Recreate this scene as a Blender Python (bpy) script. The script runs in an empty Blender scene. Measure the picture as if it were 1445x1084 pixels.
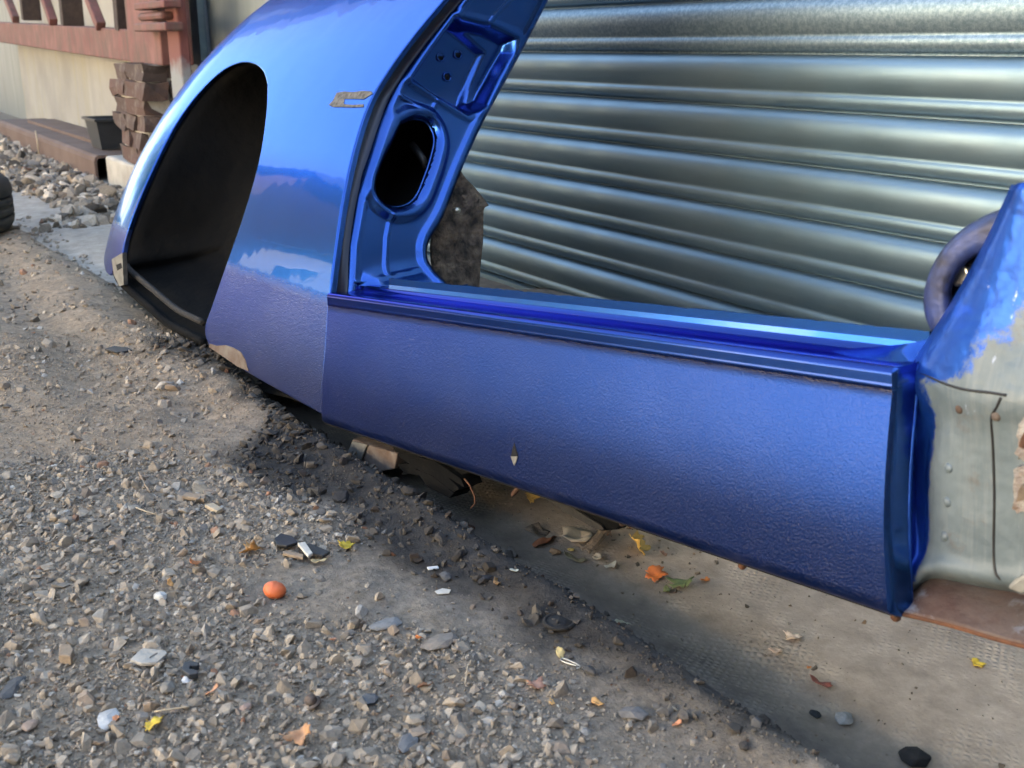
import bpy, bmesh, math, random
import numpy as np
from mathutils import Vector, Matrix
from mathutils.geometry import delaunay_2d_cdt

random.seed(7)
rng = np.random.default_rng(11)
R = math.radians
scene = bpy.context.scene
COL = scene.collection

# ------------------------------------------------------------------ camera
FPX = 1524.0
FW = np.array([-.805542737, .511406454, -.299273016])
RT = np.array([.535971349, .844236172, 0.0])
UPC = np.cross(RT, FW)
CAM = np.array([0.0, 0.0, 0.6])
cam = bpy.data.cameras.new('camera')
cam.sensor_width = 36.0
cam.lens = 36.0 * FPX / 1445.0
cam.clip_start = .02
cam.clip_end = 500
cam.dof.use_dof = True
cam.dof.focus_distance = 1.55
cam.dof.aperture_fstop = 11.0
camo = bpy.data.objects.new('camera', cam)
COL.objects.link(camo)
camo.matrix_world = Matrix(((RT[0], UPC[0], -FW[0], CAM[0]), (RT[1], UPC[1], -FW[1], CAM[1]),
                            (RT[2], UPC[2], -FW[2], CAM[2]), (0, 0, 0, 1)))
scene.camera = camo

# ------------------------------------------------------------------ sky, sun, exposure
SUN_EL, SUN_AZ = R(42), R(18)      # sun stands behind the shuttered building (+Y, a little +X)
sun_dir = Vector((math.sin(SUN_AZ) * math.cos(SUN_EL), math.cos(SUN_AZ) * math.cos(SUN_EL), math.sin(SUN_EL)))
world = bpy.data.worlds.new('World')
scene.world = world
world.use_nodes = True
wn = world.node_tree
wn.nodes.clear()
sky = wn.nodes.new('ShaderNodeTexSky')
sky.sky_type = 'NISHITA'
sky.sun_disc = False
sky.sun_elevation = SUN_EL
sky.sun_rotation = SUN_AZ
sky.air_density = 1.0
sky.dust_density = .6
sky.ozone_density = 1.3
bg = wn.nodes.new('ShaderNodeBackground')
bg.inputs['Strength'].default_value = .085
wo = wn.nodes.new('ShaderNodeOutputWorld')
wn.links.new(sky.outputs[0], bg.inputs[0])
wn.links.new(bg.outputs[0], wo.inputs[0])
sl = bpy.data.lights.new('sun', 'SUN')
sl.energy = 5.0
sl.angle = R(.5)
sl.color = (1, .94, .84)
so = bpy.data.objects.new('sun', sl)
COL.objects.link(so)
so.rotation_euler = (-sun_dir).to_track_quat('-Z', 'Y').to_euler()
vs = scene.view_settings
vs.view_transform = 'Standard'
vs.look = 'None'
vs.gamma = 1
vs.use_curve_mapping = False
vs.exposure = 3.7
vs.use_white_balance = True        # camera balanced for open shade
vs.white_balance_temperature = 8150
vs.white_balance_tint = 10

# ------------------------------------------------------------------ geometry of the picture -> places in the yard
def ray(x, y):
    return FW + RT * (x - 722) / FPX - UPC * (y - 542) / FPX
def G(x, y, z=0.0):                       # point of the horizontal plane z under that line of sight
    r = ray(x, y)
    return CAM + r * (z - CAM[2]) / r[2]
def PY(x, y, Y):
    r = ray(x, y)
    return CAM + r * Y / r[1]

# car frame: u forward along the sill, y inward, v up
P0 = np.array([-1.9854, .5828, .036])
CU = np.array([.9901846, .078651, .1155355])
CV = np.array([-.1151727, -.0091482, .9933034])
CY = np.cross(CV, CU)
CAML = np.array([(CAM - P0) @ CU, (CAM - P0) @ CY, (CAM - P0) @ CV])
def lray(x, y):
    r = ray(x, y)
    return np.array([r @ CU, r @ CY, r @ CV])
def side_y(u, v):                         # inward offset of the body side
    s = .5 * (v + math.sqrt(v * v + .0009))
    y = .15 * s + .675 * max(v, 0) ** 2
    if u < -.62:
        y += .55 * (u + .62) ** 2
    return y
def hit(x, y, F, t0=.3, t1=4.5, n=420):
    r = lray(x, y)
    a = t0
    fa = F(CAML + r * a)
    for i in range(1, n + 1):
        b = t0 + (t1 - t0) * i / n
        fb = F(CAML + r * b)
        if fa * fb <= 0:
            for _ in range(40):
                m = .5 * (a + b)
                fm = F(CAML + r * m)
                if fa * fm <= 0: b = m
                else: a, fa = m, fm
            break
        a, fa = b, fb
    return CAML + r * a
def on_side(x, y):
    return hit(x, y, lambda p: p[1] - side_y(p[0], p[2]))
def on_w(x, y, yy):                       # point of the upright plane yy inward of the sill face
    r = lray(x, y)
    return CAML + r * (yy - CAML[1]) / r[1]

# ------------------------------------------------------------------ material helpers
MATS = {}
class NT:
    def __init__(s, name):
        s.m = bpy.data.materials.new(name)
        s.m.use_nodes = True
        s.t = s.m.node_tree
        s.b = s.t.nodes['Principled BSDF']
        MATS[name] = s.m
    def n(s, typ, **k):
        nd = s.t.nodes.new(typ)
        for a, v in k.items():
            setattr(nd, a, v)
        return nd
    def l(s, a, b): s.t.links.new(a, b)
    def coord(s, which='Object'):
        return s.n('ShaderNodeTexCoord').outputs[which]
    def noise(s, scale, detail=4, rough=.55, vec=None, which='Object', dist=0):
        nd = s.n('ShaderNodeTexNoise')
        nd.inputs['Scale'].default_value = scale
        nd.inputs['Detail'].default_value = detail
        nd.inputs['Roughness'].default_value = rough
        nd.inputs['Distortion'].default_value = dist
        s.l(vec if vec is not None else s.coord(which), nd.inputs['Vector'])
        return nd.outputs['Fac']
    def stretch(s, sc, which='Object', rot=(0, 0, 0)):
        mp = s.n('ShaderNodeMapping')
        mp.inputs['Scale'].default_value = sc
        mp.inputs['Rotation'].default_value = rot
        s.l(s.coord(which), mp.inputs['Vector'])
        return mp.outputs[0]
    def ramp(s, fac, stops, interp='LINEAR'):
        r = s.n('ShaderNodeValToRGB')
        r.color_ramp.interpolation = interp
        e = r.color_ramp.elements
        while len(e) < len(stops): e.new(.5)
        for i, (p, c) in enumerate(stops):
            e[i].position = p
            e[i].color = (c, c, c, 1) if isinstance(c, (int, float)) else (*c, 1)
        s.l(fac, r.inputs[0])
        return r.outputs[0]
    def mix(s, fac, a, b, blend='MIX'):
        mx = s.n('ShaderNodeMix', data_type='RGBA', blend_type=blend)
        for sock, v in ((mx.inputs[0], fac), (mx.inputs[6], a), (mx.inputs[7], b)):
            if hasattr(v, 'links'): s.l(v, sock)
            elif isinstance(v, (int, float)): sock.default_value = v if sock == mx.inputs[0] else (v, v, v, 1)
            else: sock.default_value = (*v, 1)
        return mx.outputs[2]
    def math(s, op, a, b=0.0, c=0.0):
        m = s.n('ShaderNodeMath', operation=op)
        for i, v in enumerate((a, b, c)):
            if hasattr(v, 'links'): s.l(v, m.inputs[i])
            else: m.inputs[i].default_value = v
        return m.outputs[0]
    def bump(s, h, strength=.3, dist=.002, normal=None):
        b = s.n('ShaderNodeBump')
        b.inputs['Strength'].default_value = strength
        b.inputs['Distance'].default_value = dist
        s.l(h, b.inputs['Height'])
        if normal is not None: s.l(normal, b.inputs['Normal'])
        return b.outputs[0]
    def set(s, **k):
        for a, v in k.items():
            sock = s.b.inputs[a.replace('_', ' ')]
            if hasattr(v, 'links'): s.l(v, sock)
            elif isinstance(v, (tuple, list)): sock.default_value = (*v, 1)
            else: sock.default_value = v
        return s
    def attr(s, name):
        a = s.n('ShaderNodeAttribute', attribute_name=name)
        return a

BLUE = (.012, .082, .33)
def paint(name, line=None, worn=0.0, rough=.015, tex=(1.3, .22, .40), soft=110.0, colr=1.0):
    """blue car paint; line=(a,b): stone-guard texture where v < a+b*u"""
    t = NT(name)
    base = t.mix(t.ramp(t.noise(2.5, 3), [(.3, 0), (.7, 1)]), BLUE, tuple(c * 1.12 for c in BLUE))
    # dust film and specks
    dust = t.ramp(t.noise(9, 8, .7), [(.5, 0), (.9, .05 + worn)])
    base = t.mix(dust, base, (.20, .19, .19))
    sp = t.ramp(t.noise(420, 2, .5), [(.70, 0), (.76, .35)])
    base = t.mix(sp, base, (.25, .27, .36))
    rgh = t.ramp(t.noise(30, 5), [(.3, rough), (.8, rough + .03 + worn * .5)])
    t.set(Metallic=.95, Roughness=.22, Coat_Weight=.30, Specular_Tint=(.34, .58, 1.0), Coat_Roughness=rgh, Specular_IOR_Level=.4)
    nrm = None
    if line:
        sep = t.n('ShaderNodeSeparateXYZ')
        t.l(t.coord(), sep.inputs[0])
        lim = t.math('MULTIPLY_ADD', sep.outputs[0], line[1], line[0])
        d = t.math('SUBTRACT', lim, sep.outputs[2])
        mask = t.ramp(t.math('ADD', t.math('MULTIPLY_ADD', d, soft, .0), t.math('MULTIPLY', t.noise(60, 4, .6), .6)), [(.15, 0), (.85, 1)])
        h1 = t.noise(430, 1.5, .5)
        h2 = t.noise(800, 1, .5)
        hh = t.math('MULTIPLY', t.math('ADD', h1, t.math('MULTIPLY', h2, .35)), mask)
        wav = t.bump(t.noise(8, 2, .5), .22, .004)
        nrm = t.bump(hh, tex[0], .0015, wav)
        t.l(nrm, t.b.inputs['Coat Normal'])
        t.l(t.bump(hh, .10, .0010, wav), t.b.inputs['Normal'])
        rr = t.mix(mask, rgh, t.ramp(t.noise(14, 6, .65), [(.3, .015), (.75, .05)]))
        t.set(Coat_Weight=t.mix(mask, .30, t.ramp(t.noise(7, 6, .7), [(.3, tex[1]), (.7, tex[2])])), Roughness=t.mix(mask, .22, .38))
        t.set(Coat_Roughness=rr)
        cm = t.math('MAXIMUM', t.math('MULTIPLY', mask, colr), 1.0 if colr == 1.0 else 0.0)
        base = t.mix(t.math('MULTIPLY', cm, .82), base, (.006, .024, .140))
        t.set(Specular_Tint=t.mix(cm, (.34, .58, 1.0), (.15, .30, .95)))
        mud = t.ramp(t.math('ADD', t.math('MULTIPLY', t.math('SUBTRACT', sep.outputs[2], -.085), -14.0), t.noise(22, 8, .7)), [(.12, 0), (.7, .8)])
        base = t.mix(mud, base, (.13, .115, .10))
        scr = t.ramp(t.noise(70, 3, .6, t.stretch((.12, 1, 4), rot=(0, .25, 0))), [(.74, 0), (.765, .4)])
        base = t.mix(scr, base, (.30, .32, .40))
        t.set(Metallic=t.mix(mud, .95, .1))
    else:
        nrm = t.bump(t.noise(60, 2), .02, .001)
        t.l(nrm, t.b.inputs['Coat Normal'])
    t.set(Base_Color=base)
    return t.m

def simple(name, col, rough=.6, metal=0.0, var=.25, scale=30, bump=.3, bdist=.002, col2=None, spec=.5):
    t = NT(name)
    n = t.noise(scale, 6, .6)
    c2 = col2 if col2 else tuple(c * (1 - var) for c in col)
    t.set(Base_Color=t.mix(t.ramp(n, [(.35, 0), (.68, 1)]), c2, col), Roughness=rough, Metallic=metal,
          Specular_IOR_Level=spec)
    if bump: t.set(Normal=t.bump(t.noise(scale * 3, 5), bump, bdist))
    return t.m

simple('black_liner', (.0042, .0046, .0052), .9, 0, .4, 7, .6, .010, (.009, .0085, .0078), spec=.08)
simple('black_plastic', (.014, .014, .015), .5, 0, .3, 40)
simple('dark_rubber', (.022, .022, .023), .8, 0, .4, 25, .5, .003, (.045, .042, .038))
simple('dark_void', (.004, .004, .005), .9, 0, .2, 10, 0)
simple('dirt_black', (.022, .020, .018), .9, 0, .4, 60, .6, .004)
simple('bare_steel', (.42, .42, .40), .45, .8, .4, 50, .3, .001)
simple('zinc_paint', (.34, .39, .42), .6, .1, .25, 8, .2, .002)
simple('bolt_zinc', (.62, .60, .52), .35, .9, .3, 90, .2, .0005)
simple('rust', (.16, .062, .028), .85, .1, .4, 40, .7, .003, (.055, .028, .018))
simple('dark_rust', (.065, .045, .038), .85, .1, .4, 30, .5, .003)
simple('worn_blue', (.045, .075, .22), .4, .3, .4, 40, .4, .002, (.025, .028, .05))
simple('foam_grey', (.20, .19, .175), .95, 0, .4, 120, 1.0, .004, (.06, .055, .05))
simple('rusty_grey', (.17, .145, .125), .8, .1, .4, 26, .6, .002, (.08, .045, .03))
simple('deadening', (.24, .18, .135), .95, 0, .4, 38, 1.0, .012, (.035, .028, .024))
simple('white_scrap', (.72, .72, .70), .55, 0, .2, 60, .3, .002)
simple('cream_chip', (.62, .58, .50), .8, 0, .25, 50, .5, .003)
simple('filler', (.40, .39, .36), .9, 0, .3, 45, 1.0, .006, (.16, .10, .07))
simple('wood_chip', (.34, .25, .17), .85, 0, .3, 70, .6, .002)
simple('bark', (.20, .145, .10), .9, 0, .45, 60, .8, .004)
simple('card', (.50, .40, .28), .85, 0, .25, 30, .4, .003)
simple('tomato', (.72, .12, .03), .38, 0, .25, 40, .25, .002, (.60, .16, .06))
simple('teal_plastic', (.10, .36, .34), .4, 0, .2, 60, .1)
simple('tray_black', (.03, .035, .04), .5, 0, .3, 15, .1)
simple('black_lump', (.018, .018, .018), .9, 0, .3, 60, .7, .005)

# galvanised steel
t = NT('galvanised')
n1 = t.noise(6, 5, .6, t.stretch((.25, 1, 3)))
n2 = t.noise(160, 3, .6)
c = t.mix(t.ramp(n1, [(.3, 0), (.72, 1)]), (.165, .255, .30), (.26, .365, .42))
dust = t.ramp(t.noise(5, 5, .6, t.stretch((.4, 1, 1))), [(.45, 0), (.8, .25)])
c = t.mix(dust, c, (.34, .33, .30))
t.set(Base_Color=c, Metallic=.85, Roughness=t.ramp(t.noise(9, 6, .65), [(.3, .42), (.75, .56)]),
      Normal=t.bump(n2, .04, .0004))
t = NT('galvanised_pitted')
v = t.n('ShaderNodeTexVoronoi')
v.inputs['Scale'].default_value = 130
t.l(t.coord(), v.inputs['Vector'])
c = t.mix(t.ramp(t.noise(130, 5, .7), [(.4, 0), (.62, 1)]), (.18, .26, .30), (.31, .395, .44))
t.set(Base_Color=c, Metallic=.8, Roughness=.5, Normal=t.bump(v.outputs['Distance'], .12, .001))

# gate red
t = NT('gate_red')
c = t.mix(t.ramp(t.noise(5, 6, .65), [(.35, 0), (.7, 1)]), (.150, .046, .040), (.215, .098, .086))
c = t.mix(t.ramp(t.noise(16, 8, .7, t.stretch((1, 1, .35))), [(.42, 0), (.6, .85)]), c, (.095, .058, .045))
t.set(Base_Color=c, Roughness=.72, Normal=t.bump(t.noise(60, 4), .25, .003))
# rusty beam
t = NT('beam_rust')
c = t.mix(t.ramp(t.noise(4, 6, .6), [(.3, 0), (.7, 1)]), (.10, .060, .045), (.155, .106, .086))
t.set(Base_Color=c, Roughness=.85, Normal=t.bump(t.noise(70, 5), .4, .003))
# bricks
t = NT('brick_red')
oi = t.n('ShaderNodeObjectInfo').outputs['Random']
c = t.mix(oi, (.105, .056, .043), (.07, .047, .039))
c = t.mix(t.ramp(t.noise(14, 6, .65), [(.45, 0), (.7, .8)]), c, (.085, .06, .05))
c = t.mix(t.ramp(t.noise(7, 6, .6), [(.58, 0), (.72, .6)]), c, (.24, .205, .17))
t.set(Base_Color=c, Roughness=.92, Normal=t.bump(t.noise(45, 6), .8, .006))
# concrete wall with lichen
t = NT('concrete_wall')
c = t.mix(t.ramp(t.noise(2.2, 6, .6), [(.3, 0), (.7, 1)]), (.25, .24, .215), (.36, .345, .31))
c = t.mix(t.ramp(t.noise(2.6, 5, .6, t.stretch((2.2, 1, .25))), [(.52, 0), (.7, .75)]), c, (.31, .28, .16))
c = t.mix(t.ramp(t.noise(1.6, 5, .6, t.stretch((2.0, 1, .2))), [(.55, 0), (.75, .7)]), c, (.24, .235, .22))
t.set(Base_Color=c, Roughness=.9, Normal=t.bump(t.noise(40, 6), .5, .005))
t = NT('concrete_block')
c = t.mix(t.ramp(t.noise(9, 6, .6), [(.3, 0), (.7, 1)]), (.30, .275, .235), (.46, .43, .38))
t.set(Base_Color=c, Roughness=.92, Normal=t.bump(t.noise(50, 6), .7, .006))
t = NT('grey_board')
c = t.mix(t.ramp(t.noise(3, 6, .6, t.stretch((3, 1, .5))), [(.3, 0), (.7, 1)]), (.155, .175, .165), (.23, .25, .235))
t.set(Base_Color=c, Roughness=.6, Normal=t.bump(t.noise(40, 4), .15, .002))
simple('render_wall', (.50, .47, .42), .9, 0, .2, 2, .3, .01)
simple('cream_wall', (.86, .82, .74), .9, 0, .12, 1.5, .2, .01)
simple('store_wall', (.26, .25, .24), .9, 0, .2, 2, .2, .01)
simple('slate', (.14, .15, .17), .7, 0, .3, 3, .3, .02)
simple('corrugated', (.40, .39, .36), .6, 0, .2, 2, .1, .01)
simple('brick_far', (.12, .07, .055), .9, 0, .3, 6, .4, .01)
simple('window_dark', (.03, .035, .04), .08, 0, .2, 2, 0)
simple('frame_white', (.34, .34, .33), .5, 0, .1, 3, 0)
simple('bark_tree', (.11, .085, .06), .9, 0, .4, 8, .8, .02)

# attribute coloured: stones, ground, leaves
def attr_mat(name, rough, nscale, bump, bdist, var=.35):
    t = NT(name)
    a = t.attr('Col').outputs['Color']
    n = t.noise(nscale, 6, .65)
    c = t.mix(1.0, a, t.ramp(n, [(.25, 1 - var), (.75, 1 + var * .6)]), 'MULTIPLY')
    t.set(Base_Color=c, Roughness=rough, Specular_IOR_Level=.25,
          Normal=t.bump(t.noise(nscale * 2.2, 6, .7), bump, bdist))
    return t
attr_mat('stones', .88, 130, .5, .002)
attr_mat('soil', .95, 70, .9, .006, .5)

t = NT('leaf')
oc = t.n('ShaderNodeObjectInfo')
sepc = t.mix(t.ramp(t.noise(90, 4, .6), [(.4, 0), (.7, .55)]), oc.outputs['Color'],
             t.mix(1.0, oc.outputs['Color'], (.45, .38, .35), 'MULTIPLY'))
t.set(Base_Color=sepc, Roughness=.6, Normal=t.bump(t.noise(160, 4), .4, .001))

t = NT('apron')
a = t.attr('Col').outputs['Color']
c = t.mix(1.0, a, t.ramp(t.noise(26, 8, .68), [(.25, .62), (.75, 1.25)]), 'MULTIPLY')
def weave(ang):
    mp = t.stretch((1, 1, 1), rot=(0, 0, ang))
    w = t.n('ShaderNodeTexWave', wave_type='BANDS', bands_direction='X')
    w.inputs['Scale'].default_value = 38
    w.inputs['Distortion'].default_value = 2.2
    w.inputs['Detail'].default_value = 1
    w.inputs['Detail Scale'].default_value = 3
    t.l(mp, w.inputs['Vector'])
    return w.outputs['Fac']
wv = t.math('MULTIPLY', weave(R(58)), weave(R(-32)))
wm = t.ramp(t.noise(6.5, 6, .65), [(.47, 0), (.66, 1)])
wv = t.math('MULTIPLY', wv, wm)
c = t.mix(t.math('MULTIPLY', wv, .22), c, (.40, .35, .29))
hgt = t.math('ADD', t.math('MULTIPLY', wv, 1.2), t.math('MULTIPLY', t.noise(140, 6, .7), .8))
t.set(Base_Color=c, Roughness=.93, Specular_IOR_Level=.25, Normal=t.bump(hgt, .6, .0035))

# hinge pillar: blue over bare grey primer (attribute 'Col'.r = blue)
t = NT('pillar_paint')
a = t.attr('Col')
sp = t.n('ShaderNodeSeparateColor')
t.l(a.outputs['Color'], sp.inputs[0])
fac = t.math('ADD', sp.outputs[0], t.math('MULTIPLY', t.math('SUBTRACT', t.noise(34, 9, .75), .5), 1.1))
fac = t.ramp(fac, [(.44, 0), (.56, 1)])
grey = t.mix(t.ramp(t.noise(14, 7, .65), [(.3, 0), (.72, 1)]), (.092, .122, .134), (.15, .19, .204))
grey = t.mix(t.ramp(t.noise(30, 7, .75), [(.6, 0), (.7, .7)]), grey, (.12, .11, .10))
grey = t.mix(t.ramp(t.noise(24, 6, .7, t.stretch((2.5, 1, .22))), [(.5, 0), (.72, .55)]), grey, (.215, .24, .24))
grey = t.mix(t.ramp(t.noise(9, 8, .75, t.stretch((1, 1, .6))), [(.56, 0), (.66, .5)]), grey, (.12, .115, .10))
blue = t.mix(t.ramp(t.noise(20, 7, .7), [(.5, 0), (.8, .45)]), (.006, .065, .33), (.035, .11, .34))
c = t.mix(fac, grey, blue)
c = t.mix(t.ramp(t.noise(75, 6, .7, t.stretch((1, 1, .3))), [(.66, 0), (.72, .7)]), c, (.40, .46, .58))
t.set(Base_Color=c, Roughness=t.mix(fac, .5, .3), Metallic=t.mix(fac, .1, .6), Coat_Weight=.12, Coat_Roughness=.2, Specular_Tint=t.mix(fac, (1, 1, 1), (.3, .5, 1)),
      Normal=t.bump(t.noise(60, 5), .3, .003, t.bump(t.noise(16, 3), .6, .012)))
# rusty floor piece
t = NT('floor_rust')
c = t.mix(t.ramp(t.noise(18, 7, .7), [(.35, 0), (.6, 1)]), (.075, .032, .020), (.12, .08, .06))
c = t.mix(t.ramp(t.noise(15, 8, .75), [(.54, 0), (.66, .9)]), c, (.24, .25, .27))
t.set(Base_Color=c, Roughness=.7, Normal=t.bump(t.noise(60, 6), .7, .004))

# ------------------------------------------------------------------ mesh helpers
def mk(name, verts, faces, mat, parent=None, smooth=True, col=None):
    me = bpy.data.meshes.new(name)
    me.from_pydata([tuple(map(float, v)) for v in verts], [], faces)
    if smooth: me.polygons.foreach_set('use_smooth', [True] * len(me.polygons))
    if col is not None:
        at = me.color_attributes.new('Col', 'FLOAT_COLOR', 'POINT')
        cc = np.ones((len(verts), 4), np.float32)
        cc[:, :3] = col
        at.data.foreach_set('color', cc.ravel())
    me.materials.append(MATS[mat] if isinstance(mat, str) else mat)
    o = bpy.data.objects.new(name, me)
    COL.objects.link(o)
    if parent: o.parent = parent
    return o
def fast(name, V, F, mat, col=None, smooth=False):
    """big triangle mesh from arrays"""
    me = bpy.data.meshes.new(name)
    V = np.asarray(V, np.float32); F = np.asarray(F, np.int32)
    k = F.shape[1]
    me.vertices.add(len(V)); me.vertices.foreach_set('co', V.ravel())
    me.loops.add(F.size); me.loops.foreach_set('vertex_index', F.ravel())
    me.polygons.add(len(F))
    me.polygons.foreach_set('loop_start', np.arange(0, F.size, k, dtype=np.int32))
    me.polygons.foreach_set('use_smooth', np.full(len(F), smooth))
    me.update(calc_edges=True)
    if col is not None:
        at = me.color_attributes.new('Col', 'FLOAT_COLOR', 'POINT')
        cc = np.ones((len(V), 4), np.float32); cc[:, :3] = col
        at.data.foreach_set('color', cc.ravel())
    me.materials.append(MATS[mat])
    o = bpy.data.objects.new(name, me)
    COL.objects.link(o)
    return o
def tag(o, label, cat, group=None):
    o['label'] = label; o['category'] = cat
    if group: o['group'] = group
    return o
def empty(name, loc=(0, 0, 0)):
    o = bpy.data.objects.new(name, None)
    o.empty_display_size = .1
    o.location = loc
    COL.objects.link(o)
    return o
def solidify(o, th, off=-1):
    m = o.modifiers.new('s', 'SOLIDIFY'); m.thickness = th; m.offset = off
    return o
def bevel(o, w, seg=2):
    m = o.modifiers.new('b', 'BEVEL'); m.width = w; m.segments = seg; m.limit_method = 'ANGLE'; m.angle_limit = R(35)
    return o
def box(name, lo, hi, mat, parent=None, bev=0.0, smooth=False, rot=None):
    (x0, y0, z0), (x1, y1, z1) = lo, hi
    v = [(x0, y0, z0), (x1, y0, z0), (x1, y1, z0), (x0, y1, z0), (x0, y0, z1), (x1, y0, z1), (x1, y1, z1), (x0, y1, z1)]
    f = [(0, 3, 2, 1), (4, 5, 6, 7), (0, 1, 5, 4), (1, 2, 6, 5), (2, 3, 7, 6), (3, 0, 4, 7)]
    o = mk(name, v, f, mat, parent, smooth)
    if bev: bevel(o, bev)
    return o
def bar(name, a, b, w, d, mat, parent=None, bev=.0, up=(0, 0, 1)):
    """box beam from a to b; w across (horizontal), d along 'up'"""
    a, b = Vector(a), Vector(b)
    ax = (b - a).normalized()
    upv = Vector(up)
    s = ax.cross(upv).normalized()
    uu = s.cross(ax).normalized()
    v = []
    for p in (a, b):
        for i, j in ((-1, -1), (1, -1), (1, 1), (-1, 1)):
            v.append(p + s * (w / 2 * i) + uu * (d / 2 * j))
    f = [(0, 3, 2, 1), (4, 5, 6, 7), (0, 1, 5, 4), (1, 2, 6, 5), (2, 3, 7, 6), (3, 0, 4, 7)]
    o = mk(name, v, f, mat, parent, False)
    if bev: bevel(o, bev)
    return o
def tube(name, pts, rad, mat, parent=None, seg=10):
    pts = [Vector(p) for p in pts]
    rads = rad if isinstance(rad, (list, tuple)) else [rad] * len(pts)
    verts, faces = [], []
    prev = None
    for i, p in enumerate(pts):
        d = (pts[min(i + 1, len(pts) - 1)] - pts[max(i - 1, 0)]).normalized()
        if prev is None:
            s = d.orthogonal().normalized()
        else:
            s = (prev - d * prev.dot(d)).normalized()
        prev = s
        q = d.cross(s)
        for k in range(seg):
            a = 2 * math.pi * k / seg
            verts.append(p + (s * math.cos(a) + q * math.sin(a)) * rads[i])
    for i in range(len(pts) - 1):
        for k in range(seg):
            faces.append((i * seg + k, i * seg + (k + 1) % seg, (i + 1) * seg + (k + 1) % seg, (i + 1) * seg + k))
    faces.append(tuple(range(seg))[::-1]); faces.append(tuple((len(pts) - 1) * seg + k for k in range(seg)))
    return mk(name, verts, faces, mat, parent)
def crom(p, n):
    """Catmull-Rom resample of a list of points"""
    p = [np.asarray(q, float) for q in p]
    out = []
    for i in range(len(p) - 1):
        a = p[i - 1] if i else 2 * p[0] - p[1]
        b, c = p[i], p[i + 1]
        d = p[i + 2] if i + 2 < len(p) else 2 * p[-1] - p[-2]
        for k in range(n):
            t = k / n
            out.append(.5 * ((2 * b) + (c - a) * t + (2 * a - 5 * b + 4 * c - d) * t * t + (3 * b - a - 3 * c + d) * t ** 3))
    out.append(p[-1])
    return out
def patch(name, ctrl, mat, parent, nu=6, nv=6, attrs=None):
    rows = [crom(r, nu) for r in ctrl]
    cols = [crom([r[j] for r in rows], nv) for j in range(len(rows[0]))]
    nc, nr = len(cols), len(cols[0])
    V = np.array([cols[j][i] for i in range(nr) for j in range(nc)])
    F = [(i * nc + j, i * nc + j + 1, (i + 1) * nc + j + 1, (i + 1) * nc + j) for i in range(nr - 1) for j in range(nc - 1)]
    col = np.repeat(V[:, 3:4], 3, 1) if V.shape[1] > 3 else None
    return mk(name, V[:, :3], F, mat, parent, True, col)
def inpoly(x, y, P):
    c = False
    j = len(P) - 1
    for i in range(len(P)):
        xi, yi = P[i][0], P[i][1]; xj, yj = P[j][0], P[j][1]
        if (yi > y) != (yj > y) and x < (xj - xi) * (y - yi) / (yj - yi + 1e-12) + xi: c = not c
        j = i
    return c
def inpoly_np(X, Y, P):
    c = np.zeros(X.shape, bool)
    j = len(P) - 1
    for i in range(len(P)):
        xi, yi = P[i][0], P[i][1]; xj, yj = P[j][0], P[j][1]
        m = ((yi > Y) != (yj > Y)) & (X < (xj - xi) * (Y - yi) / (yj - yi + 1e-12) + xi)
        c ^= m
        j = i
    return c
def dpoly(X, Y, P, closed=True):
    """distance to polyline"""
    d = np.full(X.shape, 1e9)
    n = len(P)
    for i in range(n if closed else n - 1):
        ax, ay = P[i][0], P[i][1]; bx, by = P[(i + 1) % n][0], P[(i + 1) % n][1]
        L = (bx - ax) ** 2 + (by - ay) ** 2 + 1e-12
        t = np.clip(((X - ax) * (bx - ax) + (Y - ay) * (by - ay)) / L, 0, 1)
        d = np.minimum(d, np.hypot(X - ax - t * (bx - ax), Y - ay - t * (by - ay)))
    return d
def sst(a, b, x):
    t = np.clip((x - a) / (b - a), 0, 1)
    return t * t * (3 - 2 * t)
def cdt(outline, step, holes=()):
    """triangulate a 2-D outline with inner grid points -> verts, tris, number of outline points"""
    P = [Vector((p[0], p[1])) for p in outline]
    n0 = len(P)
    edges = [(i, (i + 1) % n0) for i in range(n0)]
    hs = []
    for h in holes:
        s = len(P)
        P += [Vector((p[0], p[1])) for p in h]
        edges += [(s + i, s + (i + 1) % len(h)) for i in range(len(h))]
        hs.append((s, len(h)))
    A = np.array([(p[0], p[1]) for p in outline])
    gx, gy = np.meshgrid(np.arange(A[:, 0].min(), A[:, 0].max(), step), np.arange(A[:, 1].min(), A[:, 1].max(), step))
    gx = gx.ravel(); gy = gy.ravel()
    ok = inpoly_np(gx, gy, outline) & (dpoly(gx, gy, outline) > step * .55)
    for h in holes:
        ok &= ~inpoly_np(gx, gy, h) & (dpoly(gx, gy, h) > step * .55)
    P += [Vector((x, y)) for x, y in zip(gx[ok], gy[ok])]
    v, e, f, ov, oe, of = delaunay_2d_cdt(P, edges, [], 0, 1e-7)
    keep = []
    V = np.array([(q.x, q.y) for q in v])
    T = np.array([t for t in f])
    cen = V[T].mean(1)
    ins = inpoly_np(cen[:, 0], cen[:, 1], outline)
    for h in holes: ins &= ~inpoly_np(cen[:, 0], cen[:, 1], h)
    # orient ccw
    T = T[ins]
    a, b, c3 = V[T[:, 0]], V[T[:, 1]], V[T[:, 2]]
    cr = (b[:, 0] - a[:, 0]) * (c3[:, 1] - a[:, 1]) - (b[:, 1] - a[:, 1]) * (c3[:, 0] - a[:, 0])
    T[cr < 0] = T[cr < 0][:, ::-1]
    return V, T, n0

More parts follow.
